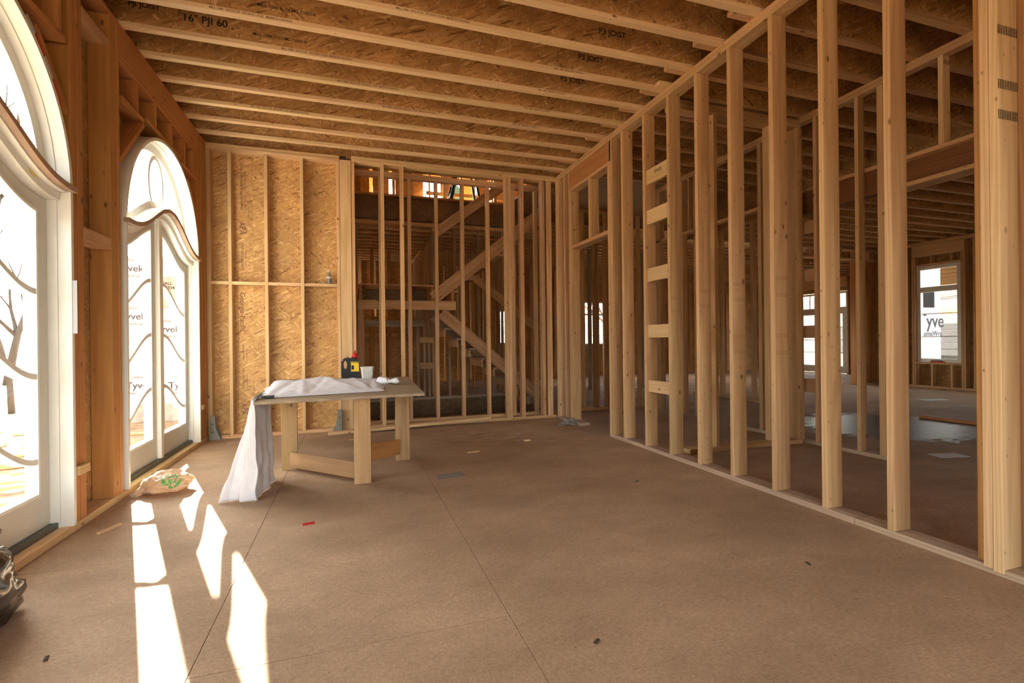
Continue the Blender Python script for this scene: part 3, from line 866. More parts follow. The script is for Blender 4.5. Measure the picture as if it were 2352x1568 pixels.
french('door_3', 'sunlit white glazed double door at the far end of the house', 15.5, 11.76, 13.64, 2.74)
# far outer wall
wk = root('wall_rear', 'outer stud wall far behind the staircase with small windows', 'wall', (5, 15, 0), 'structure')
holed_wall(wk, 'y', 15.06, 0.015, -1.9, 15.52, -0.3, 4.3, [(4.42, 4.98, 1.10, 2.20), (7.45, 8.5, 1.04, 2.52), (9.6, 10.6, 1.04, 2.52)], 'osb_xz')
for k in range(40):
    x = -1.75 + 0.41 * k
    if not any(a - 0.05 < x < b + 0.01 for a, b in ((4.42, 4.98), (7.45, 8.5), (9.6, 10.6))):
        stud(wk, x, x + T, 14.92, 15.05, 0, 3.55)
# left outer wall going on behind the back wall
wo = root('wall_corner', 'outer sheathing going on behind the sheathed bays', 'wall', (-1.86, 11, 0), 'structure')
holed_wall(wo, 'x', SX0, 0.014, 7.21, 15.1, -0.3, 7.0, [(13.0, 14.2, 0.7, 2.2)], 'osb_yz')  # unseen opening cut to let sun into the far room
for y in (7.6, 8.2, 8.8, 9.4, 10.0, 10.6):
    stud(wo, -1.84, -1.70, y, y + T, 0, 3.6)
# unseen wall behind the camera, openings widened to let fill light in
wz = root('wall_front', 'unseen wall behind the viewpoint, its wide unglazed openings sized for fill light', 'wall', (5, -3, 0), 'structure')
holed_wall(wz, 'y', -3.05, 0.015, -1.9, 13.1, -0.3, 4.2, [(-1.55, 0.4, 0.05, 3.0), (1.0, 2.9, 0.05, 3.0)], 'osb_xz')
# rooms beyond the stairs: rows of studs
ws = root('wall_stair', 'rows of studs and plates beyond the stairwell', 'wall', (2, 10.7, 0), 'structure')
board('bottom_plate', ws, -1.7, 0.6, 10.70, 10.80, 0, 0.04, 'lumber')
board('top_plate', ws, -1.7, 3.9, 10.66, 10.80, 3.70, 3.785, 'lumber')
board('rim_band', ws, -1.7, 4.2, 10.62, 10.655, 3.80, 4.285, 'osb_shaded', 0, 'strand board edge of the upper floor, shade put into its colour')
board('upper_plate', ws, -1.7, 4.2, 10.60, 10.74, 4.29, 4.335, 'lumber')
for x in (-1.2, -0.8, 0.13, 0.60, 1.08, 1.72, 2.2, 2.75, 3.3, 3.62):
    stud(ws, x, x + T, 10.68, 10.79, 0.04 if x < 0.6 or x > 3.2 else 1.2 if x > 1.2 else 0.0, 3.70, 'grey')
# receding partition beyond the stairs
for k in range(9):
    y = 11.0 + 0.41 * k
    stud(ws, 1.75, 1.84, y, y + T, 0.0, 3.6, 'lumber')
board('top_plate', ws, 1.75, 1.84, 10.85, 14.9, 3.55, 3.59, 'lumber')
board('bottom_plate', ws, 1.75, 1.84, 10.85, 14.9, 0, 0.04, 'lumber')
for k in range(9):
    x = 2.1 + 0.33 * k
    stud(ws, x, x + T, 12.6, 12.72, 0.0, 3.6, 'lumber')
for k in range(7):
    x = -1.6 + 0.42 * k
    stud(ws, x, x + 0.09, 12.9, 13.0, 0.0, 3.6, 'lvl')
board('sheathing', ws, -1.7, 1.7, 13.35, 13.37, 0.0, 1.9, 'osb_xz', 0)
for z in (1.35, 2.35):
    board('block', ws, -1.6, 1.2, 12.92, 12.98, z, z + 0.09, 'lumber')
for k in range(12):
    x = 3.5 + 0.42 * k
    stud(ws, x, x + T, 11.6, 11.72, 0.0, 3.6, 'lumber')
# upper floor glimpsed over the rim
wu = root('wall_upper', 'upper floor stud walls glimpsed above the rim of the stairwell', 'wall', (2, 12.5, 4.3), 'structure')
UZ = 4.335
for (a, b) in ((-1.5, 0.50), (0.58, 0.98), (1.06, 1.85)):
    board('sheathing', wu, a, b, 12.8, 12.82, UZ, 6.9, 'osb_xz', 0)
for k in range(18):
    x = -1.4 + 0.42 * k
    stud(wu, x, x + T, 12.6, 12.74, UZ, 6.9, 'lumber')
board('block', wu, 1.9, 5.8, 12.65, 12.70, 5.0, 5.09, 'lumber')
for x in (2.3, 3.2, 3.7, 4.2, 4.7):
    board('sheathing', wu, x, x + 0.38, 12.8, 12.82, UZ, 6.9, 'osb_xz', 0)
for (x, y) in ((2.2, 11.9), (3.35, 11.4), (3.75, 11.4), (4.1, 11.7)):
    stud(wu, x, x + 0.07, y, y + 0.07, UZ, 6.9, 'pale')
holed_wall(wu, 'y', 15.07, 0.015, -1.9, 15.52, 4.3, 7.0, [(-1.3, 0.5, 4.5, 6.3), (0.8, 1.7, 4.5, 6.3), (2.0, 3.4, 4.5, 6.3), (3.8, 4.8, 4.5, 6.3)], 'osb_xz')
board('sheathing', wu, 15.5, 15.52, 7.2, 15.1, 4.3, 7.0, 'osb_yz', 0)

# ================================================================== THINGS
# ------------------------------------------------------------------ staircase behind the open studs
st = root('staircase', 'rough timber staircase with landing seen through the open back studs', 'stairs', (2.2, 9.0, 0))
bar('stringer', st, (1.40, 8.62, 1.97), (3.55, 8.62, 3.69), 0.215, 0.045, 'lumber')
bar('stringer', st, (1.55, 8.68, 1.72), (3.42, 8.68, 0.13), 0.20, 0.045, 'lumber')
bar('stringer', st, (1.55, 9.58, 1.72), (3.42, 9.58, 0.13), 0.20, 0.045, 'grey')
bar('stringer', st, (1.60, 9.66, 3.34), (3.25, 9.66, 4.57), 0.19, 0.045, 'lumber')
bar('stringer', st, (2.3, 10.2, 2.75), (4.0, 10.2, 1.45), 0.17, 0.045, 'lumber')
for k in range(8):
    f = (k + 0.6) / 8
    x = 1.60 + (3.42 - 1.60) * f; z = 1.60 + (0.13 - 1.60) * f
    board('tread', st, x - 0.13, x + 0.12, 8.705, 9.555, z - 0.075, z - 0.04, 'grey')
    board('riser', st, x - 0.135, x - 0.11, 8.705, 9.555, z - 0.20, z - 0.076, 'lumber')
for k in range(7):
    f = (k + 0.5) / 7
    x = 1.5 + (3.5 - 1.5) * f; z = 2.02 + (3.65 - 2.02) * f
    board('tread', st, x - 0.02, x + 0.22, 8.65, 9.63, z - 0.06, z - 0.025, 'lumber')
board('landing_beam', st, 0.13, 1.80, 8.60, 8.645, 1.765, 1.925, 'lumber')
board('landing_beam', st, 0.13, 1.45, 10.2, 10.245, 1.52, 1.66, 'grey')
board('landing_deck', st, 0.12, 1.80, 8.60, 10.3, 2.175, 2.20, 'lumber', 0.002)
for x in (0.16, 0.97, 1.36, 1.72):
    board('landing_joist', st, x, x + 0.045, 8.605, 10.28, 1.926, 2.174, 'lvl')
board('landing_panel', st, 0.14, 1.75, 9.2, 9.215, 1.93, 2.17, 'osb_shaded', 0)
for (x, y, z) in ((0.14, 8.65, 1.76), (0.14, 10.2, 1.76)):
    board('leg', st, x, x + 0.09, y, y + 0.09, -2.7, z, 'lumber')
for (x, y, z) in ((2.05, 10.62, 1.15), (2.42, 10.62, 0.86), (3.02, 10.62, 0.62), (1.36, 10.62, 2.17), (1.50, 10.62, 2.17), (1.60, 10.62, 2.17)):
    board('leg', st, x, x + 0.05, y, y + 0.09, 0.0, z, 'grey')
for z in (0.63, 1.18):
    board('cross_block', st, 1.41, 1.72, 10.57, 10.615, z, z + 0.13, 'lumber')

# ------------------------------------------------------------------ step ladder on the upper floor
ld = root('step_ladder', 'blue step ladder standing on the upper floor above the stairwell', 'ladder', (2.55, 11.4, UZ))
for y in (11.2, 11.65):
    bar('rail', ld, (2.22, y, UZ), (2.62, y * 0.5 + 5.7, 6.1), 0.035, 0.075, 'ladder_blue', up=(0, 1, 0))
    bar('rail', ld, (2.98, y, UZ), (2.66, y * 0.5 + 5.7, 6.1), 0.03, 0.05, 'ladder_blue', up=(0, 1, 0))
for k in range(5):
    f = (k + 1) / 6
    x = 2.22 + 0.40 * f; z = UZ + 1.765 * f; dy = 0.225 - 0.11 * f
    board('step', ld, x - 0.04, x + 0.05, 11.425 - dy, 11.425 + dy, z - 0.015, z + 0.015, 'steel', 0.002)
bar('spreader', ld, (2.36, 11.23, 4.95), (2.88, 11.23, 4.95), 0.02, 0.008, 'steel')
board('cap', ld, 2.55, 2.73, 11.3, 11.55, 6.09, 6.14, 'ladder_blue', 0.005)

# ------------------------------------------------------------------ work table
tb = root('work_table', 'makeshift site table, worn plywood sheet on plank legs with low rails', 'table', (-0.05, 5.1, 0))
TZ = 0.765
def slab(name, par, top, th, mat):
    V = [(x, y, z) for x, y, z in top] + [(x, y, z - th) for x, y, z in top]
    F = [(0, 1, 2, 3), (7, 6, 5, 4)] + [(i, i + 4, (i + 1) % 4 + 4, (i + 1) % 4) for i in range(4)]
    return part(name, par, (V, F), mat)
slab('tabletop', tb, [(-0.712, 4.205, 0.752), (0.619, 4.333, 0.752), (0.695, 6.36, 0.765), (-0.850, 6.54, 0.765)], 0.022, 'ply_x')
def leg(x0, x1, y0, y1, z1=0.731): board('leg', tb, x0, x1, y0, y1, 0, z1, 'worn')
leg(0.022, 0.160, 4.362, 4.402, 0.728); leg(-0.625, -0.487, 5.085, 5.125, 0.733); leg(0.428, 0.570, 5.09, 5.13, 0.733); leg(0.055, 0.19, 5.80, 5.84, 0.737)
bar('rail', tb, (-0.54, 5.06, 0.105), (0.035, 4.415, 0.112), 0.14, 0.035, 'worn')
bar('rail', tb, (0.150, 4.425, 0.252), (0.46, 5.07, 0.145), 0.15, 0.03, 'cedar')

# ------------------------------------------------------------------ drop cloth: folded on the table, tail hanging over its end
def grid_part(name, par, nu, nv, fn, mat, solid=0.0):
    V = [fn(i / nu, j / nv) for j in range(nv + 1) for i in range(nu + 1)]
    F = [(j * (nu + 1) + i, j * (nu + 1) + i + 1, (j + 1) * (nu + 1) + i + 1, (j + 1) * (nu + 1) + i) for j in range(nv) for i in range(nu)]
    me = mesh(name, V, F, mat, True)
    o = link(name, me, par, -wpos(par) if par is not None else (0, 0, 0))
    if solid:
        md = o.modifiers.new('thickness', 'SOLIDIFY'); md.thickness = solid; md.offset = 0
    return o
dc = root('drop_cloth', 'white canvas drop cloth bundled on the work table, tail hanging to the floor', 'cloth', (-0.3, 5.2, 0.77))
def lerp(a, b, t): return a + (b - a) * t
def cloth_top(u, v):
    bl, br, fr_, fl = Vector((-0.835, 6.18)), Vector((0.33, 5.98)), Vector((0.30, 4.62)), Vector((-0.715, 4.40))
    e = 0.035 * noise.noise(Vector((u * 5, v * 5, 1.0)))
    p = lerp(lerp(fl, fr_, u), lerp(bl, br, u), v) + Vector((e * (1 if u > 0.5 else -1) * (u < 0.04 or u > 0.96), e * (v > 0.95)))
    edge = min(1, min(u * 12, (1 - u) * 14, v * 14, (1 - v) * 14))
    z = 0.758 + 0.008 * v + 0.028 * max(edge, 0) ** 0.6
    z += 0.008 * edge * noise.noise(Vector((u * 3.1, v * 6.0, 3.0)))
    for (k, cu_, sl_) in ((0, 0.16, 0.10), (1, 0.30, -0.06), (2, 0.43, 0.12), (3, 0.80, -0.15), (4, 0.90, 0.05)):
        q = (u - cu_ - sl_ * (v - 0.5)); z += 0.010 * edge * max(0.0, 1 - abs(q) / 0.05) * (1 if k % 2 else -1)
    z += 0.004 * edge * noise.noise(Vector((u * 14, v * 18, 7.0))) + 0.0025 * edge * noise.noise(Vector((u * 40, v * 40, 2.0)))
    # raised flap: straight crease rising to a fold
    d = (u - 0.62) + 0.32 * (v - 0.5)
    if d < 0: z += 0.045 * max(0.0, 1 + d / 0.22) * edge * (0.2 + 0.8 * v)
    else: z += 0.045 * math.exp(-(d / 0.02) ** 2) * edge * (0.2 + 0.8 * v)
    return (p.x, p.y, z)
grid_part('folded_cloth', dc, 60, 50, cloth_top, 'cloth')
def path(pts, s):
    k = s * (len(pts) - 1); i = min(int(k), len(pts) - 2); t = k - i
    return Vector(pts[i]).lerp(Vector(pts[i + 1]), t)
TOP = [(-0.735, 4.30), (-0.735, 4.27), (-0.728, 4.245), (-0.712, 4.24), (-0.700, 4.36), (-0.690, 4.50), (-0.680, 4.62), (-0.672, 4.75)]
BOT = [(-0.955, 4.19), (-0.86, 4.24), (-0.80, 4.19), (-0.70, 4.15), (-0.69, 4.30), (-0.675, 4.45), (-0.66, 4.60), (-0.64, 4.74)]
def hang(u, v):
    a, b = path(TOP, u), path(BOT, u)
    t = v ** 1.15
    p = a.lerp(b, t)
    pl = 0.028 * math.sin(u * 34) * v * (1 if u < 0.43 else 0.25)
    nz = 0.022 * noise.noise(Vector((u * 6, v * 5, 2.0))) * (0.3 + v)
    p = p + Vector((pl + nz, pl * 0.5))
    zb = 0.006 if u > 0.12 else 0.006
    z = lerp(0.762 if u < 0.5 else 0.728, zb, v)
    return (p.x - (0.0 if u > 0.15 else 0), p.y, z)
grid_part('hanging_tail', dc, 64, 40, hang, 'cloth', 0.004)
def over_edge(u, v):
    a = Vector((-0.70 + 0.03 * u, lerp(4.30, 4.75, v)))
    th = u * PI / 2
    return (-0.715 - 0.03 * math.sin(th) - (0.0), a.y + 0.02 * math.sin(v * 9), 0.766 + 0.02 * math.cos(th) - 0.028 * u)
grid_part('edge_fold', dc, 8, 20, over_edge, 'cloth', 0.004)
# gathered end with a knot
kv, kf = tube([(0.30, 5.45, 0.785), (0.36, 5.38, 0.79), (0.395, 5.33, 0.79), (0.42, 5.29, 0.795), (0.455, 5.24, 0.80), (0.475, 5.20, 0.79)], [0.05, 0.035, 0.018, 0.022, 0.033, 0.010], 12)
part('knotted_end', dc, (kv, kf), 'cloth', True)
part('cord', dc, tube([(0.33, 5.60, 0.80), (0.34, 5.48, 0.83), (0.36, 5.36, 0.835), (0.37, 5.28, 0.80)], [0.006] * 4, 6), 'dull_brown', True)
board('dark_lining', dc, -0.69, -0.60, 4.41, 4.47, 0.757, 0.775, 'cloth_dark', 0.003)

# ------------------------------------------------------------------ jug of chalk, tub, water bottle
def ring_xz(outer, inner, y0, y1):
    V, F = band(outer, inner, y0, y1)
    return [(b, a, c) for a, b, c in V], F
jg = root('chalk_jug', 'black plastic jug with red spout cap and yellow label on the work table', 'jug', (0.0, 6.36, 0.766))
hc = (-0.058, 0.165)
outer, inner = [], []
for i in range(49):
    t = 2 * PI * i / 48
    dx, dz = math.cos(t), math.sin(t)
    s = 9
    for (cx, cz, lim) in ((1, 0, 0.105), (-1, 0, 0.105), (0, 1, 0.25), (0, -1, 0.0)):
        den = dx * cx + dz * cz
        if den > 1e-6: s = min(s, (lim - (hc[0] * cx + hc[1] * cz)) / den)
    ox, oz = hc[0] + dx * s, hc[1] + dz * s
    if ox < -0.07 and oz > 0.215: ox += 0.02; oz -= 0.012
    if ox > 0.085 and oz > 0.225: oz -= 0.02
    outer.append((ox, oz)); inner.append((hc[0] + 0.020 * dx, hc[1] + 0.052 * dz))
V, F = ring_xz(outer, inner, -0.055, 0.055)
body = part('body', jg, ([(x + 0.0, y + 6.36, z + 0.766) for x, y, z in V], F), 'jug_black')
bv = body.modifiers.new('soft', 'BEVEL'); bv.width = 0.008; bv.segments = 2; bv.limit_method = 'ANGLE'
def lathe(c, prof, seg=20):
    V, F = [], []
    for (r, z) in prof:
        for k in range(seg):
            t = 2 * PI * k / seg
            V.append((c[0] + r * math.cos(t), c[1] + r * math.sin(t), c[2] + z))
    for i in range(len(prof) - 1):
        for k in range(seg):
            F.append((i * seg + k, i * seg + (k + 1) % seg, (i + 1) * seg + (k + 1) % seg, (i + 1) * seg + k))
    F.append(tuple(range(seg))); F.append(tuple(range((len(prof) - 1) * seg, len(prof) * seg)))
    return V, F
part('neck', jg, lathe((0.055, 6.36, 1.008), [(0.034, 0), (0.034, 0.02)]), 'jug_black', True)
part('spout_cap', jg, lathe((0.055, 6.36, 1.02), [(0.038, 0), (0.038, 0.025), (0.030, 0.033), (0.014, 0.05), (0.008, 0.085), (0.005, 0.09)]), 'red_plastic', True)
board('label', jg, 0.008, 0.100, 6.301, 6.3045, 0.85, 0.955, 'yellow_label', 0)
board('barcode', jg, 0.014, 0.042, 6.2995, 6.301, 0.875, 0.925, 'black_print', 0)
text(jg, 'DEWALT', (0.054, 6.300, 0.963), 0.026, FACE_NEG_Y, 'yellow_label')

def rsq(cx, cy, z, h, n=20):
    return [(cx + h * max(-1, min(1, 1.25 * math.cos(2 * PI * k / n))), cy + h * max(-1, min(1, 1.25 * math.sin(2 * PI * k / n))), z) for k in range(n)]
tbk = root('plastic_tub', 'small white square plastic tub with wire handle beside the jug', 'tub', (0.195, 6.27, 0.766))
rings = [rsq(0.195, 6.27, 0.766, 0.062), rsq(0.195, 6.27, 0.895, 0.074), rsq(0.195, 6.27, 0.895, 0.079), rsq(0.195, 6.27, 0.906, 0.079), rsq(0.195, 6.27, 0.906, 0.071), rsq(0.195, 6.27, 0.80, 0.062)]
V = [p for r in rings for p in r]; n_ = 20
F = [(i * n_ + k, i * n_ + (k + 1) % n_, (i + 1) * n_ + (k + 1) % n_, (i + 1) * n_ + k) for i in range(5) for k in range(n_)] + [tuple(range(n_)), tuple(range(5 * n_, 6 * n_))]
part('body', tbk, (V, F), 'tub_white')
part('handle', tbk, tube([(0.14, 6.19, 0.885), (0.16, 6.175, 0.86), (0.20, 6.17, 0.845), (0.25, 6.175, 0.86), (0.277, 6.22, 0.885)], [0.004] * 5), 'white_paint', True)
board('label', tbk, 0.205, 0.255, 6.1975, 6.2, 0.80, 0.87, 'paper', 0)

bt = root('water_bottle', 'clear plastic water bottle standing on the blocking of the sheathed bays', 'bottle', (-0.262, YB + 0.05, 2.005))
part('body', bt, lathe((-0.262, YB + 0.05, 2.005), [(0.030, 0), (0.033, 0.01), (0.033, 0.05), (0.029, 0.06), (0.033, 0.07), (0.033, 0.11), (0.014, 0.145), (0.014, 0.155)]), 'clear_film', True)
part('cap', bt, lathe((-0.262, YB + 0.05, 2.16), [(0.016, 0), (0.016, 0.018)]), 'house_wrap', True)
part('label', bt, lathe((-0.262, YB + 0.05, 2.078), [(0.0336, 0), (0.0336, 0.028)]), 'paper', True)

# ------------------------------------------------------------------ steel hold-down brackets at the foot of the back wall
def bracket(name, label, x, s):
    b = root(name, label, 'bracket', (x, YB - 0.05, 0.0), group='steel brackets')
    def o(nm, vf): return part(nm, b, vf, 'steel')
    y0, y1 = YB - 0.075, YB - 0.01
    z0 = 0.0
    xs = sorted((x, x + s * 0.004))
    board('back_plate', b, xs[0], xs[1], y0, y1, z0, z0 + 0.30, 'steel', 0)
    xs = sorted((x + s * 0.005, x + s * 0.115))
    board('base_plate', b, xs[0], xs[1], y0, y1, z0, z0 + 0.006, 'steel', 0)
    for y in (y0, y1 - 0.004):
        pts = [(x + s * 0.005, z0 + 0.007), (x + s * 0.115, z0 + 0.007), (x + s * 0.115, z0 + 0.03), (x + s * 0.085, z0 + 0.09), (x + s * 0.062, z0 + 0.17), (x + s * 0.055, z0 + 0.30), (x + s * 0.005, z0 + 0.30)]
        V = [(p, y, q) for p, q in pts] + [(p, y + 0.004, q) for p, q in pts]
        n = len(pts)
        o('web', (V, [tuple(range(n)), tuple(range(2 * n - 1, n - 1, -1))] + [(i, (i + 1) % n, (i + 1) % n + n, i + n) for i in range(n)]))
    for z in (0.10, 0.20):
        part('bolt', b, tube([(x + s * 0.03, y0 - 0.006, z), (x + s * 0.03, y0 + 0.001, z)], [0.012, 0.012], 6), 'threshold_metal')
bracket('hold_down_bracket', 'galvanised steel bracket in the corner beside the arched door', -1.672, 1)
bracket('hold_down_bracket', 'galvanised steel bracket at the foot of the thick post', -0.114, -1)

# ------------------------------------------------------------------ boards, sheets and scraps on the floor
def scrap(name, label, cat, x, y, dx, dy, dz, rz, mat, z=0.0, group=None):
    if mat in TIMBER: mat += '_x' if dx >= dy else '_y'
    o = link(name, box_data(dx, dy, dz, mat, 0), None, (x, y, z + dz / 2 + 0.0005), (0, 0, rz))
    return tag(o, label, cat, None, group)
p = bar('loose_stud', None, (-0.285, 6.81, 0.022), (1.96, 7.00, 0.072), T, 0.09, 'pale')
tag(p, 'long pale stud lying along the foot of the back wall', 'plank')
p = bar('loose_board', None, (7.98, 4.97, 0.022), (8.12, 3.6, 0.022), T, 0.09, 'cedar')
tag(p, 'board lying on the wet floor of the far big room', 'plank')
me = mesh('grey_sheet', [(0.715, 4.398, 0.004), (0.963, 4.447, 0.002), (0.968, 4.275, 0.003), (0.721, 4.250, 0.002), (0.715, 4.398, 0.001), (0.963, 4.447, 0.0005), (0.968, 4.275, 0.0005), (0.721, 4.250, 0.0005)],
          [(0, 1, 2, 3), (7, 6, 5, 4)] + [(i, i + 4, (i + 1) % 4 + 4, (i + 1) % 4) for i in range(4)], 'grey_sheet')
tag(link('grey_card', fix_normals(me)), 'small flat grey sheet lying on the floor beyond the work table', 'sheet')
scrap('red_wrapper', 'tiny red wrapper on the open floor in front of the table', 'wrapper', -0.274, 3.52, 0.075, 0.035, 0.004, 0.2, 'red_plastic')
scrap('floor_paper', 'white paper card on the hall floor behind the open studs', 'paper', 5.72, 3.31, 0.30, 0.16, 0.004, -0.25, 'paper')
scrap('floor_sheet', 'pale sheet lying far off near the tall window', 'paper', 10.5, 6.3, 0.5, 0.2, 0.004, -0.2, 'paper')
scrap('wood_sliver', 'thin wood sliver beside the sill of the near arched door', 'wood scrap', -1.50, 3.86, 0.16, 0.022, 0.012, 1.15, 'pale')
scrap('wood_chip', 'little pale wood chip beyond the grey sheet', 'wood scrap', 1.26, 5.19, 0.13, 0.035, 0.008, 0.1, 'pale')
scrap('wood_chip', 'small wood chip under the loose stud behind the table', 'wood scrap', 0.01, 6.38, 0.09, 0.03, 0.008, 0.1, 'pale')
scrap('wood_chip', 'small wood block lying in the pale sawdust', 'wood scrap', 2.01, 5.54, 0.07, 0.05, 0.015, 0.4, 'pale')
scrap('sole_scrap', 'flat pinkish paper scrap by the corner bracket', 'paper', -1.30, 6.78, 0.26, 0.16, 0.006, 0.1, 'dull_brown')
for i, (x, y, lb) in enumerate(((2.30, 3.615, 'dark leaf crumb on the floor before the blocking'), (0.92, 1.75, 'dark twig at the bottom of the picture'), (2.3, 1.98, 'brown leaf scrap near the post plate'),
                                (-1.12, 2.35, 'dark crumb between the sun patches and the black bag'))):
    scrap('leaf_scrap', lb, 'leaf', x, y, 0.034, 0.012, 0.004, 0.6 * i, 'bark')

# ------------------------------------------------------------------ bags
def blob(c, r, seed, amp=0.12, nu=40, nv=26, flat=True, sharp=9.0):
    V, F = [], []
    for j in range(nv + 1):
        ph = -PI / 2 + PI * j / nv
        for i in range(nu):
            th = 2 * PI * i / nu
            d = Vector((math.cos(ph) * math.cos(th), math.cos(ph) * math.sin(th), math.sin(ph)))
            k = 1 + amp * noise.noise(d * 1.8 + Vector((seed, 0, 0))) + amp * 0.55 * abs(noise.noise(d * 4.5 + Vector((0, seed, 0)))) - amp * 0.35 * abs(noise.noise(d * sharp + Vector((0, 0, seed))))
            p = Vector((c[0] + r[0] * d.x * k, c[1] + r[1] * d.y * k, c[2] + r[2] * d.z * k))
            if flat: p.z = max(p.z, 0.001)
            V.append(tuple(p))
    for j in range(nv):
        for i in range(nu):
            F.append((j * nu + i, j * nu + (i + 1) % nu, (j + 1) * nu + (i + 1) % nu, (j + 1) * nu + i))
    return V, F
bg = root('carrier_bag', 'crumpled thin plastic carrier bag with green print in the sunlight', 'bag', (-1.42, 4.72, 0))
V, F = blob((-1.45, 4.74, 0.07), (0.165, 0.17, 0.085), 4.0, 0.20, 110, 70, sharp=8.0)
V = [(x, y, z) for x, y, z in V]
part('body', bg, (V, F), 'bag_plastic', True)
cen = Vector((-1.41, 4.73, 0.075))
PV, PF, idx = [], [], {}
for f in F:
    cc = sum((Vector(V[i]) for i in f), Vector()) / 4
    d = (cc - Vector((-1.385, 4.625, 0.105)))
    rr_ = d.length
    if (0.045 < rr_ < 0.066 or rr_ < 0.018 or 0.026 < rr_ < 0.036) and noise.noise(cc * 45) > -0.22:
        q = []
        for i in f:
            if i not in idx:
                idx[i] = len(PV); v = Vector(V[i]); PV.append(tuple(v + (v - cen).normalized() * 0.003))
            q.append(idx[i])
        PF.append(tuple(q))
part('print', bg, (PV, PF), 'bag_green', True, 'green printed emblem')
part('knot', bg, tube([(-1.55, 4.66, 0.05), (-1.60, 4.63, 0.045), (-1.625, 4.615, 0.03), (-1.65, 4.60, 0.012)], [0.055, 0.022, 0.014, 0.022], 10), 'bag_plastic', True)
tbg = root('refuse_bag', 'glossy black refuse bag at the bottom corner beside the near door', 'bag', (-1.47, 2.47, 0))
part('body', tbg, blob((-1.505, 2.47, 0.16), (0.135, 0.40, 0.22), 11.0, 0.25, 72, 48, sharp=7.0), 'black_plastic', True)
part('tied_neck', tbg, tube([(-1.50, 2.62, 0.30), (-1.50, 2.68, 0.35), (-1.505, 2.70, 0.375), (-1.51, 2.72, 0.40)], [0.09, 0.04, 0.03, 0.06], 12), 'black_plastic', True)
cf = root('film_scrap', 'crumpled clear plastic film at the foot of the doorway jamb', 'film', (2.97, 6.38, 0))
part('body', cf, blob((2.97, 6.39, 0.03), (0.10, 0.06, 0.055), 5.0, 0.9, 40, 24), 'clear_film', True)
part('tail', cf, blob((2.84, 6.36, 0.006), (0.07, 0.02, 0.012), 8.0, 0.5, 20, 10), 'clear_film', True)
wt_ = root('sill_tray', 'red and clear plastic tray on the sill of the tall far window', 'tray', (12.95, 7.75, 0.60))
board('base', wt_, 12.925, 12.985, 7.55, 7.85, 0.597, 0.625, 'red_plastic', 0.003)
board('cover', wt_, 12.925, 12.985, 7.60, 7.82, 0.626, 0.655, 'clear_film', 0.003)

# ------------------------------------------------------------------ stamps printed on the timber
def web_text(y, s, x, z, size, mat='black_print', sx=1.0, bx=None):
    j = min(main_joists, key=lambda o: abs(wpos(o).y - y))
    yy = wpos(j).y - 0.0075
    text(j, s, (x, yy, z), size, FACE_NEG_Y, mat, sx=sx)
def flange_text(y, s, x, size=0.022, mat='brown_print'):
    j = min(main_joists, key=lambda o: abs(wpos(o).y - y))
    text(j, s, (x, wpos(j).y - 0.0335, JZ + 0.019), size, FACE_NEG_Y, mat)
for k, y in enumerate(JY[5:8]):
    web_text(y, '16" PJI 60', -1.12 + 0.10 * k, JZ + 0.16, 0.085)
    web_text(y, 'MILL 1088  /  CCMC 13003-R', -0.55 + 0.10 * k, JZ + 0.12, 0.035)
    web_text(y, 'PJI JOIST', -1.55 + 0.07 * k, JZ + 0.20, 0.06)
for k, y in enumerate(JY[2:10]):
    flange_text(y, 'MILL 1088 - APA-K125   07/10/18 - 15:20   MADE IN CANADA', -0.3 + 0.45 * ((k * 7) % 4) - 0.4)
for k, y in enumerate(JY[5:8]):
    web_text(y, 'P3 JOIST', 2.25, JZ + 0.19, 0.075)
for k, y in enumerate(JY[3:7]):
    flange_text(y, 'MILL 1088   MADE IN CANADA', 2.0)
# stamps on the back wall sheathing
sw = bpy.data.objects
VERT = (PI / 2, PI / 2, 0)
VERT_UP = (PI / 2, -PI / 2, 0)
yb_ = Y1 + 0.0005
text(wb, 'Georgia-Pacific', (-1.335, yb_, 1.62), 0.085, VERT, 'brown_print')
for z, s, sz in ((3.40, '32/16  EXPOSURE 1', 0.04), (3.1, 'SHEATHING SPAN', 0.035), (2.72, 'APA', 0.09), (2.35, 'THIS SIDE DOWN', 0.045), (1.1, 'STRENGTH AXIS', 0.03), (0.75, 'SIZED FOR SPACING', 0.03), (0.35, 'APA', 0.08)):
    text(wb, s, (-1.33, yb_, z), sz, VERT, 'brown_print')
    text(wb, s[::-1].lower() if False else s, (-1.29, yb_, z - 0.03), sz * 0.6, VERT, 'brown_print')
# grade stamps on studs
def stamp(par, x0, x1, y, z, n=2, mat='stamp_ink'):
    for i in range(n):
        text(par, 'SPF S-DRY KD-HT\n020 NLGA STUD', ((x0 + x1) / 2, y, z - 0.13 * i), 0.0165, FACE_NEG_Y, mat, bold=0.0)
for y, z in ((3.337, 1.66), (2.905, 1.66), (3.337, 1.22), (2.905, 1.22), (4.178, 1.62), (3.756, 1.64)):
    stamp(wr, A0, A1, y - 0.001, z, 2)
for z in (2.72, 2.45, 2.30):
    text(wr, '||||||||||||', (A0 + 0.06, 1.5365, z), 0.05, FACE_NEG_Y, 'black_print')
text(wh, '||||||||', (H0 + 0.045, 2.8715, ZT - 0.06), 0.04, FACE_NEG_Y, 'black_print')
text(wr, 'STUD', (A0 + 0.024, 4.40, 2.98), 0.05, (PI / 2, 0, -PI / 2), 'black_print')

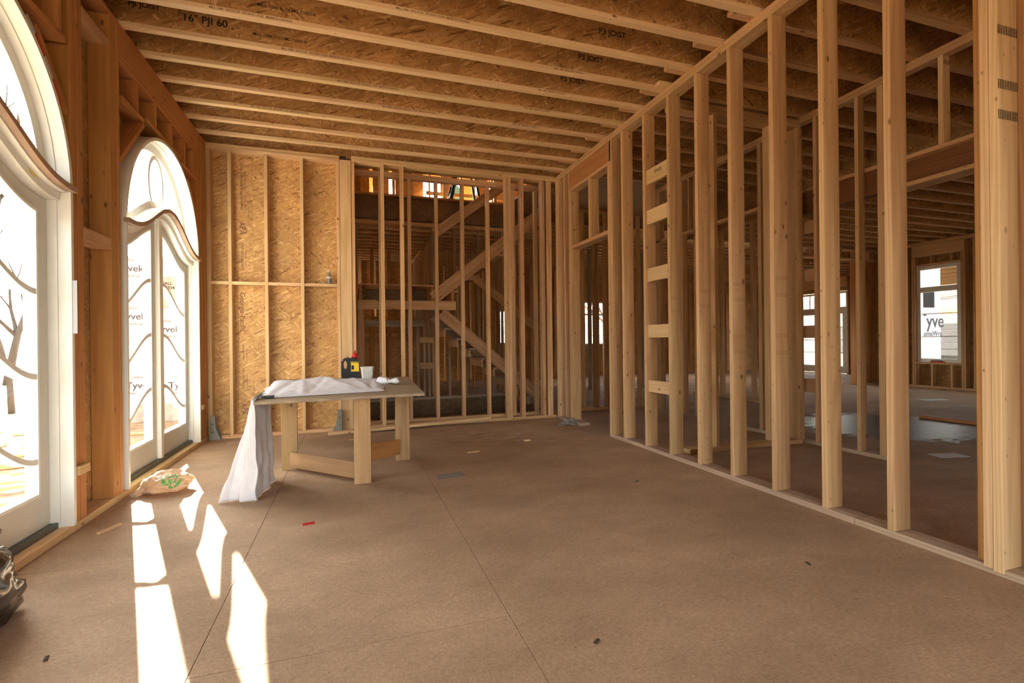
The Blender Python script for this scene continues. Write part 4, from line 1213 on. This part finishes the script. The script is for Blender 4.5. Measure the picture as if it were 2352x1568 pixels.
# ================================================================== OUTSIDE
gd = root('ground', 'leaf strewn ground outside the house', 'ground', (0, 0, -0.35), 'structure')
def hill_fn(u, v):
    x, y = lerp(-45, 60, u), lerp(-30, 75, v)
    z = -0.36
    if x > 17: z += min(6.0, 0.26 * (x - 17)) - 0.5
    if y > 22: z += 0.05 * (y - 22)
    return (x, y, z)
grid_part('soil', gd, 70, 70, hill_fn, 'ground_leaves')
bk = root('bank', 'leafy earth bank rising outside the tall far window', 'bank', (24, 10, 0), 'structure')
grid_part('soil', bk, 40, 40, lambda u, v: (lerp(17.2, 40, u), lerp(4, 26, v), -0.3 + 0.31 * (lerp(17.2, 40, u) - 17.2) + 0.22 * noise.noise(Vector((u * 14, v * 14, 5)))), 'bank_soil')
# wrapped wing of the house seen through the arched doors
wg2 = root('wrapped_wing', 'white house-wrapped wing of the building outside the arched door', 'building', (-3.9, 12.0, -0.35))
board('house_wrap', wg2, -5.3, -2.6, 11.8, 13.2, 0.0, 3.0, 'house_wrap', 0)
board('foundation', wg2, -5.3, -2.6, 11.78, 13.2, -0.36, -0.001, 'concrete', 0)
for (x, z) in ((-4.16, 1.78), (-4.06, 0.38), (-3.57, 1.52), (-3.33, 0.36), (-4.20, 2.75)):
    text(wg2, 'Tyvek', (x, 11.792, z), 0.19, FACE_NEG_Y, 'grey_print')
    text(wg2, 'HomeWrap', (x, 11.792, z - 0.15), 0.07, FACE_NEG_Y, 'grey_print', bold=0.0)
    text(wg2, 'DuPont', (x - 0.02, 11.792, z + 0.17), 0.06, FACE_NEG_Y, 'red_print')
board('notice', wg2, -3.78, -3.42, 11.788, 11.795, 1.95, 2.6, 'grey_sheet', 0, 'grey notice stapled to the wrap')
board('notice_picture', wg2, -3.74, -3.46, 11.784, 11.7875, 2.0, 2.25, 'dull_brown', 0)
text(wg2, 'WALL\nSYSTEM', (-3.58, 11.784, 2.42), 0.09, FACE_NEG_Y, 'black_print')
# planks dumped outside the near door
rnd = random.Random(3)
laid = []
def lay(x, y, L, rz, z):
    for (a, b, r, zz) in laid:
        if abs(zz - z) < 0.03 and math.hypot(a - x, b - y) < (L / 2 + r) * 1.0: return False
    laid.append((x, y, L / 2, z)); return True
tries = 0
while len(laid) < 34 and tries < 4000:
    tries += 1
    y = rnd.uniform(5.3, 11.0); x = y * (rnd.uniform(-0.62, -0.44) if tries % 4 else rnd.uniform(-0.37, -0.28))
    L = rnd.choice((0.5, 0.6, 0.7, 0.9)); rz = rnd.uniform(-0.5, 0.4); z = -0.336 + 0.037 * (tries % 2)
    if not lay(x, y, L, rz, z): continue
    o = link('waste_plank', box_data(L, 0.13, 0.035, 'pale_x', 0), None, (x, y, z), (0, 0, rz))
    tag(o, 'sunlit waste plank dumped on the ground outside the arched doors', 'plank', None, 'waste planks outside')
# trees
def bare_tree(label, x, y, h, seed, r0=0.16):
    rg = random.Random(seed)
    t = root('bare_tree', label, 'tree', (x, y, -0.36))
    def grow(p, d, L, r, lev, acc):
        pts, rad = [p], [r]; q = p.copy(); dd = d.copy(); n = 5
        for i in range(n):
            dd = (dd + Vector((rg.uniform(-1, 1), rg.uniform(-1, 1), rg.uniform(-0.3, 0.6))) * 0.12).normalized()
            q = q + dd * (L / n); pts.append(q.copy()); rad.append(max(0.004, r * (1 - 0.8 * (i + 1) / n)))
        acc.append(tube(pts, rad, 5 if lev else 8))
        if lev < 3:
            for k in range(5 if lev == 0 else 4):
                i = rg.randint(2, n)
                nd = (dd + Vector((rg.uniform(-1, 1), rg.uniform(-1, 1), rg.uniform(0, 0.7)))).normalized()
                grow(pts[i].copy(), nd, L * rg.uniform(0.35, 0.6), rad[i] * 0.75, lev + 1, acc)
    acc = []
    grow(Vector((x, y, -0.4)), Vector((rg.uniform(-.05, .05), rg.uniform(-.05, .05), 1)), h, r0, 0, acc)
    part('trunk', t, acc[0], 'bark', True)
    part('branches', t, join(acc[1:]), 'bark', True)['kind'] = 'stuff'
for i, (x, y, h, lb) in enumerate(((-14.6, 27.0, 18, 'grey bare tree with thick trunk outside the near door'), (-24, 43, 12, 'tall bare tree at the back of the wood'), (-7.5, 14.5, 4, 'thin young bare tree nearest the near door glass'),
                                   (-19, 36, 11, 'slim bare tree between the others'), (-12.5, 23.9, 5, 'bare sapling standing before the thick grey tree'),
                                   (27, 19, 9, 'bare tree on the bank beyond the tall far window'), (24, 11.5, 7, 'thin bare tree on the bank'), (20, 27, 8, 'bare tree beyond the far glazed door'), (14, 24, 6, 'bare tree behind the small far window'))):
    bare_tree(lb, x, y, h, i + 1, 0.24 if i == 0 else 0.07 if i == 2 else 0.16)
def sun_block_conifer(label, x, y, zb, zt, r):  # unseen evergreens added to keep direct sun off the glass
    t = root('sun_block_conifer', label, 'tree', (x, y, -0.36))
    part('trunk', t, tube([(x, y, -0.4), (x, y, zb), (x, y, zt - 0.5)], [0.22, 0.16, 0.03], 8), 'bark', True)
    acc = []
    n = 9
    for k in range(n):
        f = k / (n - 1)
        z = lerp(zb, zt - 0.6, f); rr = lerp(r, 0.25, max(0, f - 0.4) / 0.6)
        V, F = blob((x, y, z), (rr, rr, 0.5), 20 + k, 0.35, 18, 10, flat=False)
        acc.append((V, F))
    part('crown', t, join(acc), 'evergreen', True)
sun_block_conifer('unseen evergreen tree added to keep sun off the near arched door', -8.55, 20.0, 8.9, 13.0, 1.0)
for (x, lb) in ((-0.1, 'first unseen evergreen added to block sun at the rear windows'), (3.2, 'second unseen evergreen added to block sun at the rear windows'), (5.6, 'third unseen evergreen added to block sun at the rear windows')):
    sun_block_conifer(lb, x, 28.0, 6.6, 11.5, 0.95)
# things beyond the tall window: retaining wall and siding of a neighbour building
nb = root('garden_wall', 'dark stone retaining wall on the bank outside the tall window', 'wall', (19, 11, 0.5))
for k in range(5):
    board('stone_course', nb, 19.0 + 0.03 * k, 19.5, 7.5, 15, 0.55 + 0.22 * k, 0.76 + 0.22 * k, 'stone_wall', 0.01)
ns = root('porch_roof', 'yellow boarded porch soffit outside the tall window', 'porch', (17, 9.5, 3.2))
for k in range(9):
    board('siding_board', ns, 16.9, 17.0, 8.6, 11.0, 2.75 + 0.11 * k, 2.85 + 0.11 * k, 'yellow_siding', 0.004)
board('post', ns, 16.95, 17.05, 8.7, 8.8, -0.4, 2.75, 'yellow_siding', 0.004)
board('beam', ns, 18.6, 18.75, 7.5, 11.5, 1.95, 2.12, 'yellow_siding', 0.004)
board('post', ns, 18.6, 18.75, 8.2, 8.35, -0.1, 1.949, 'yellow_siding', 0.004)
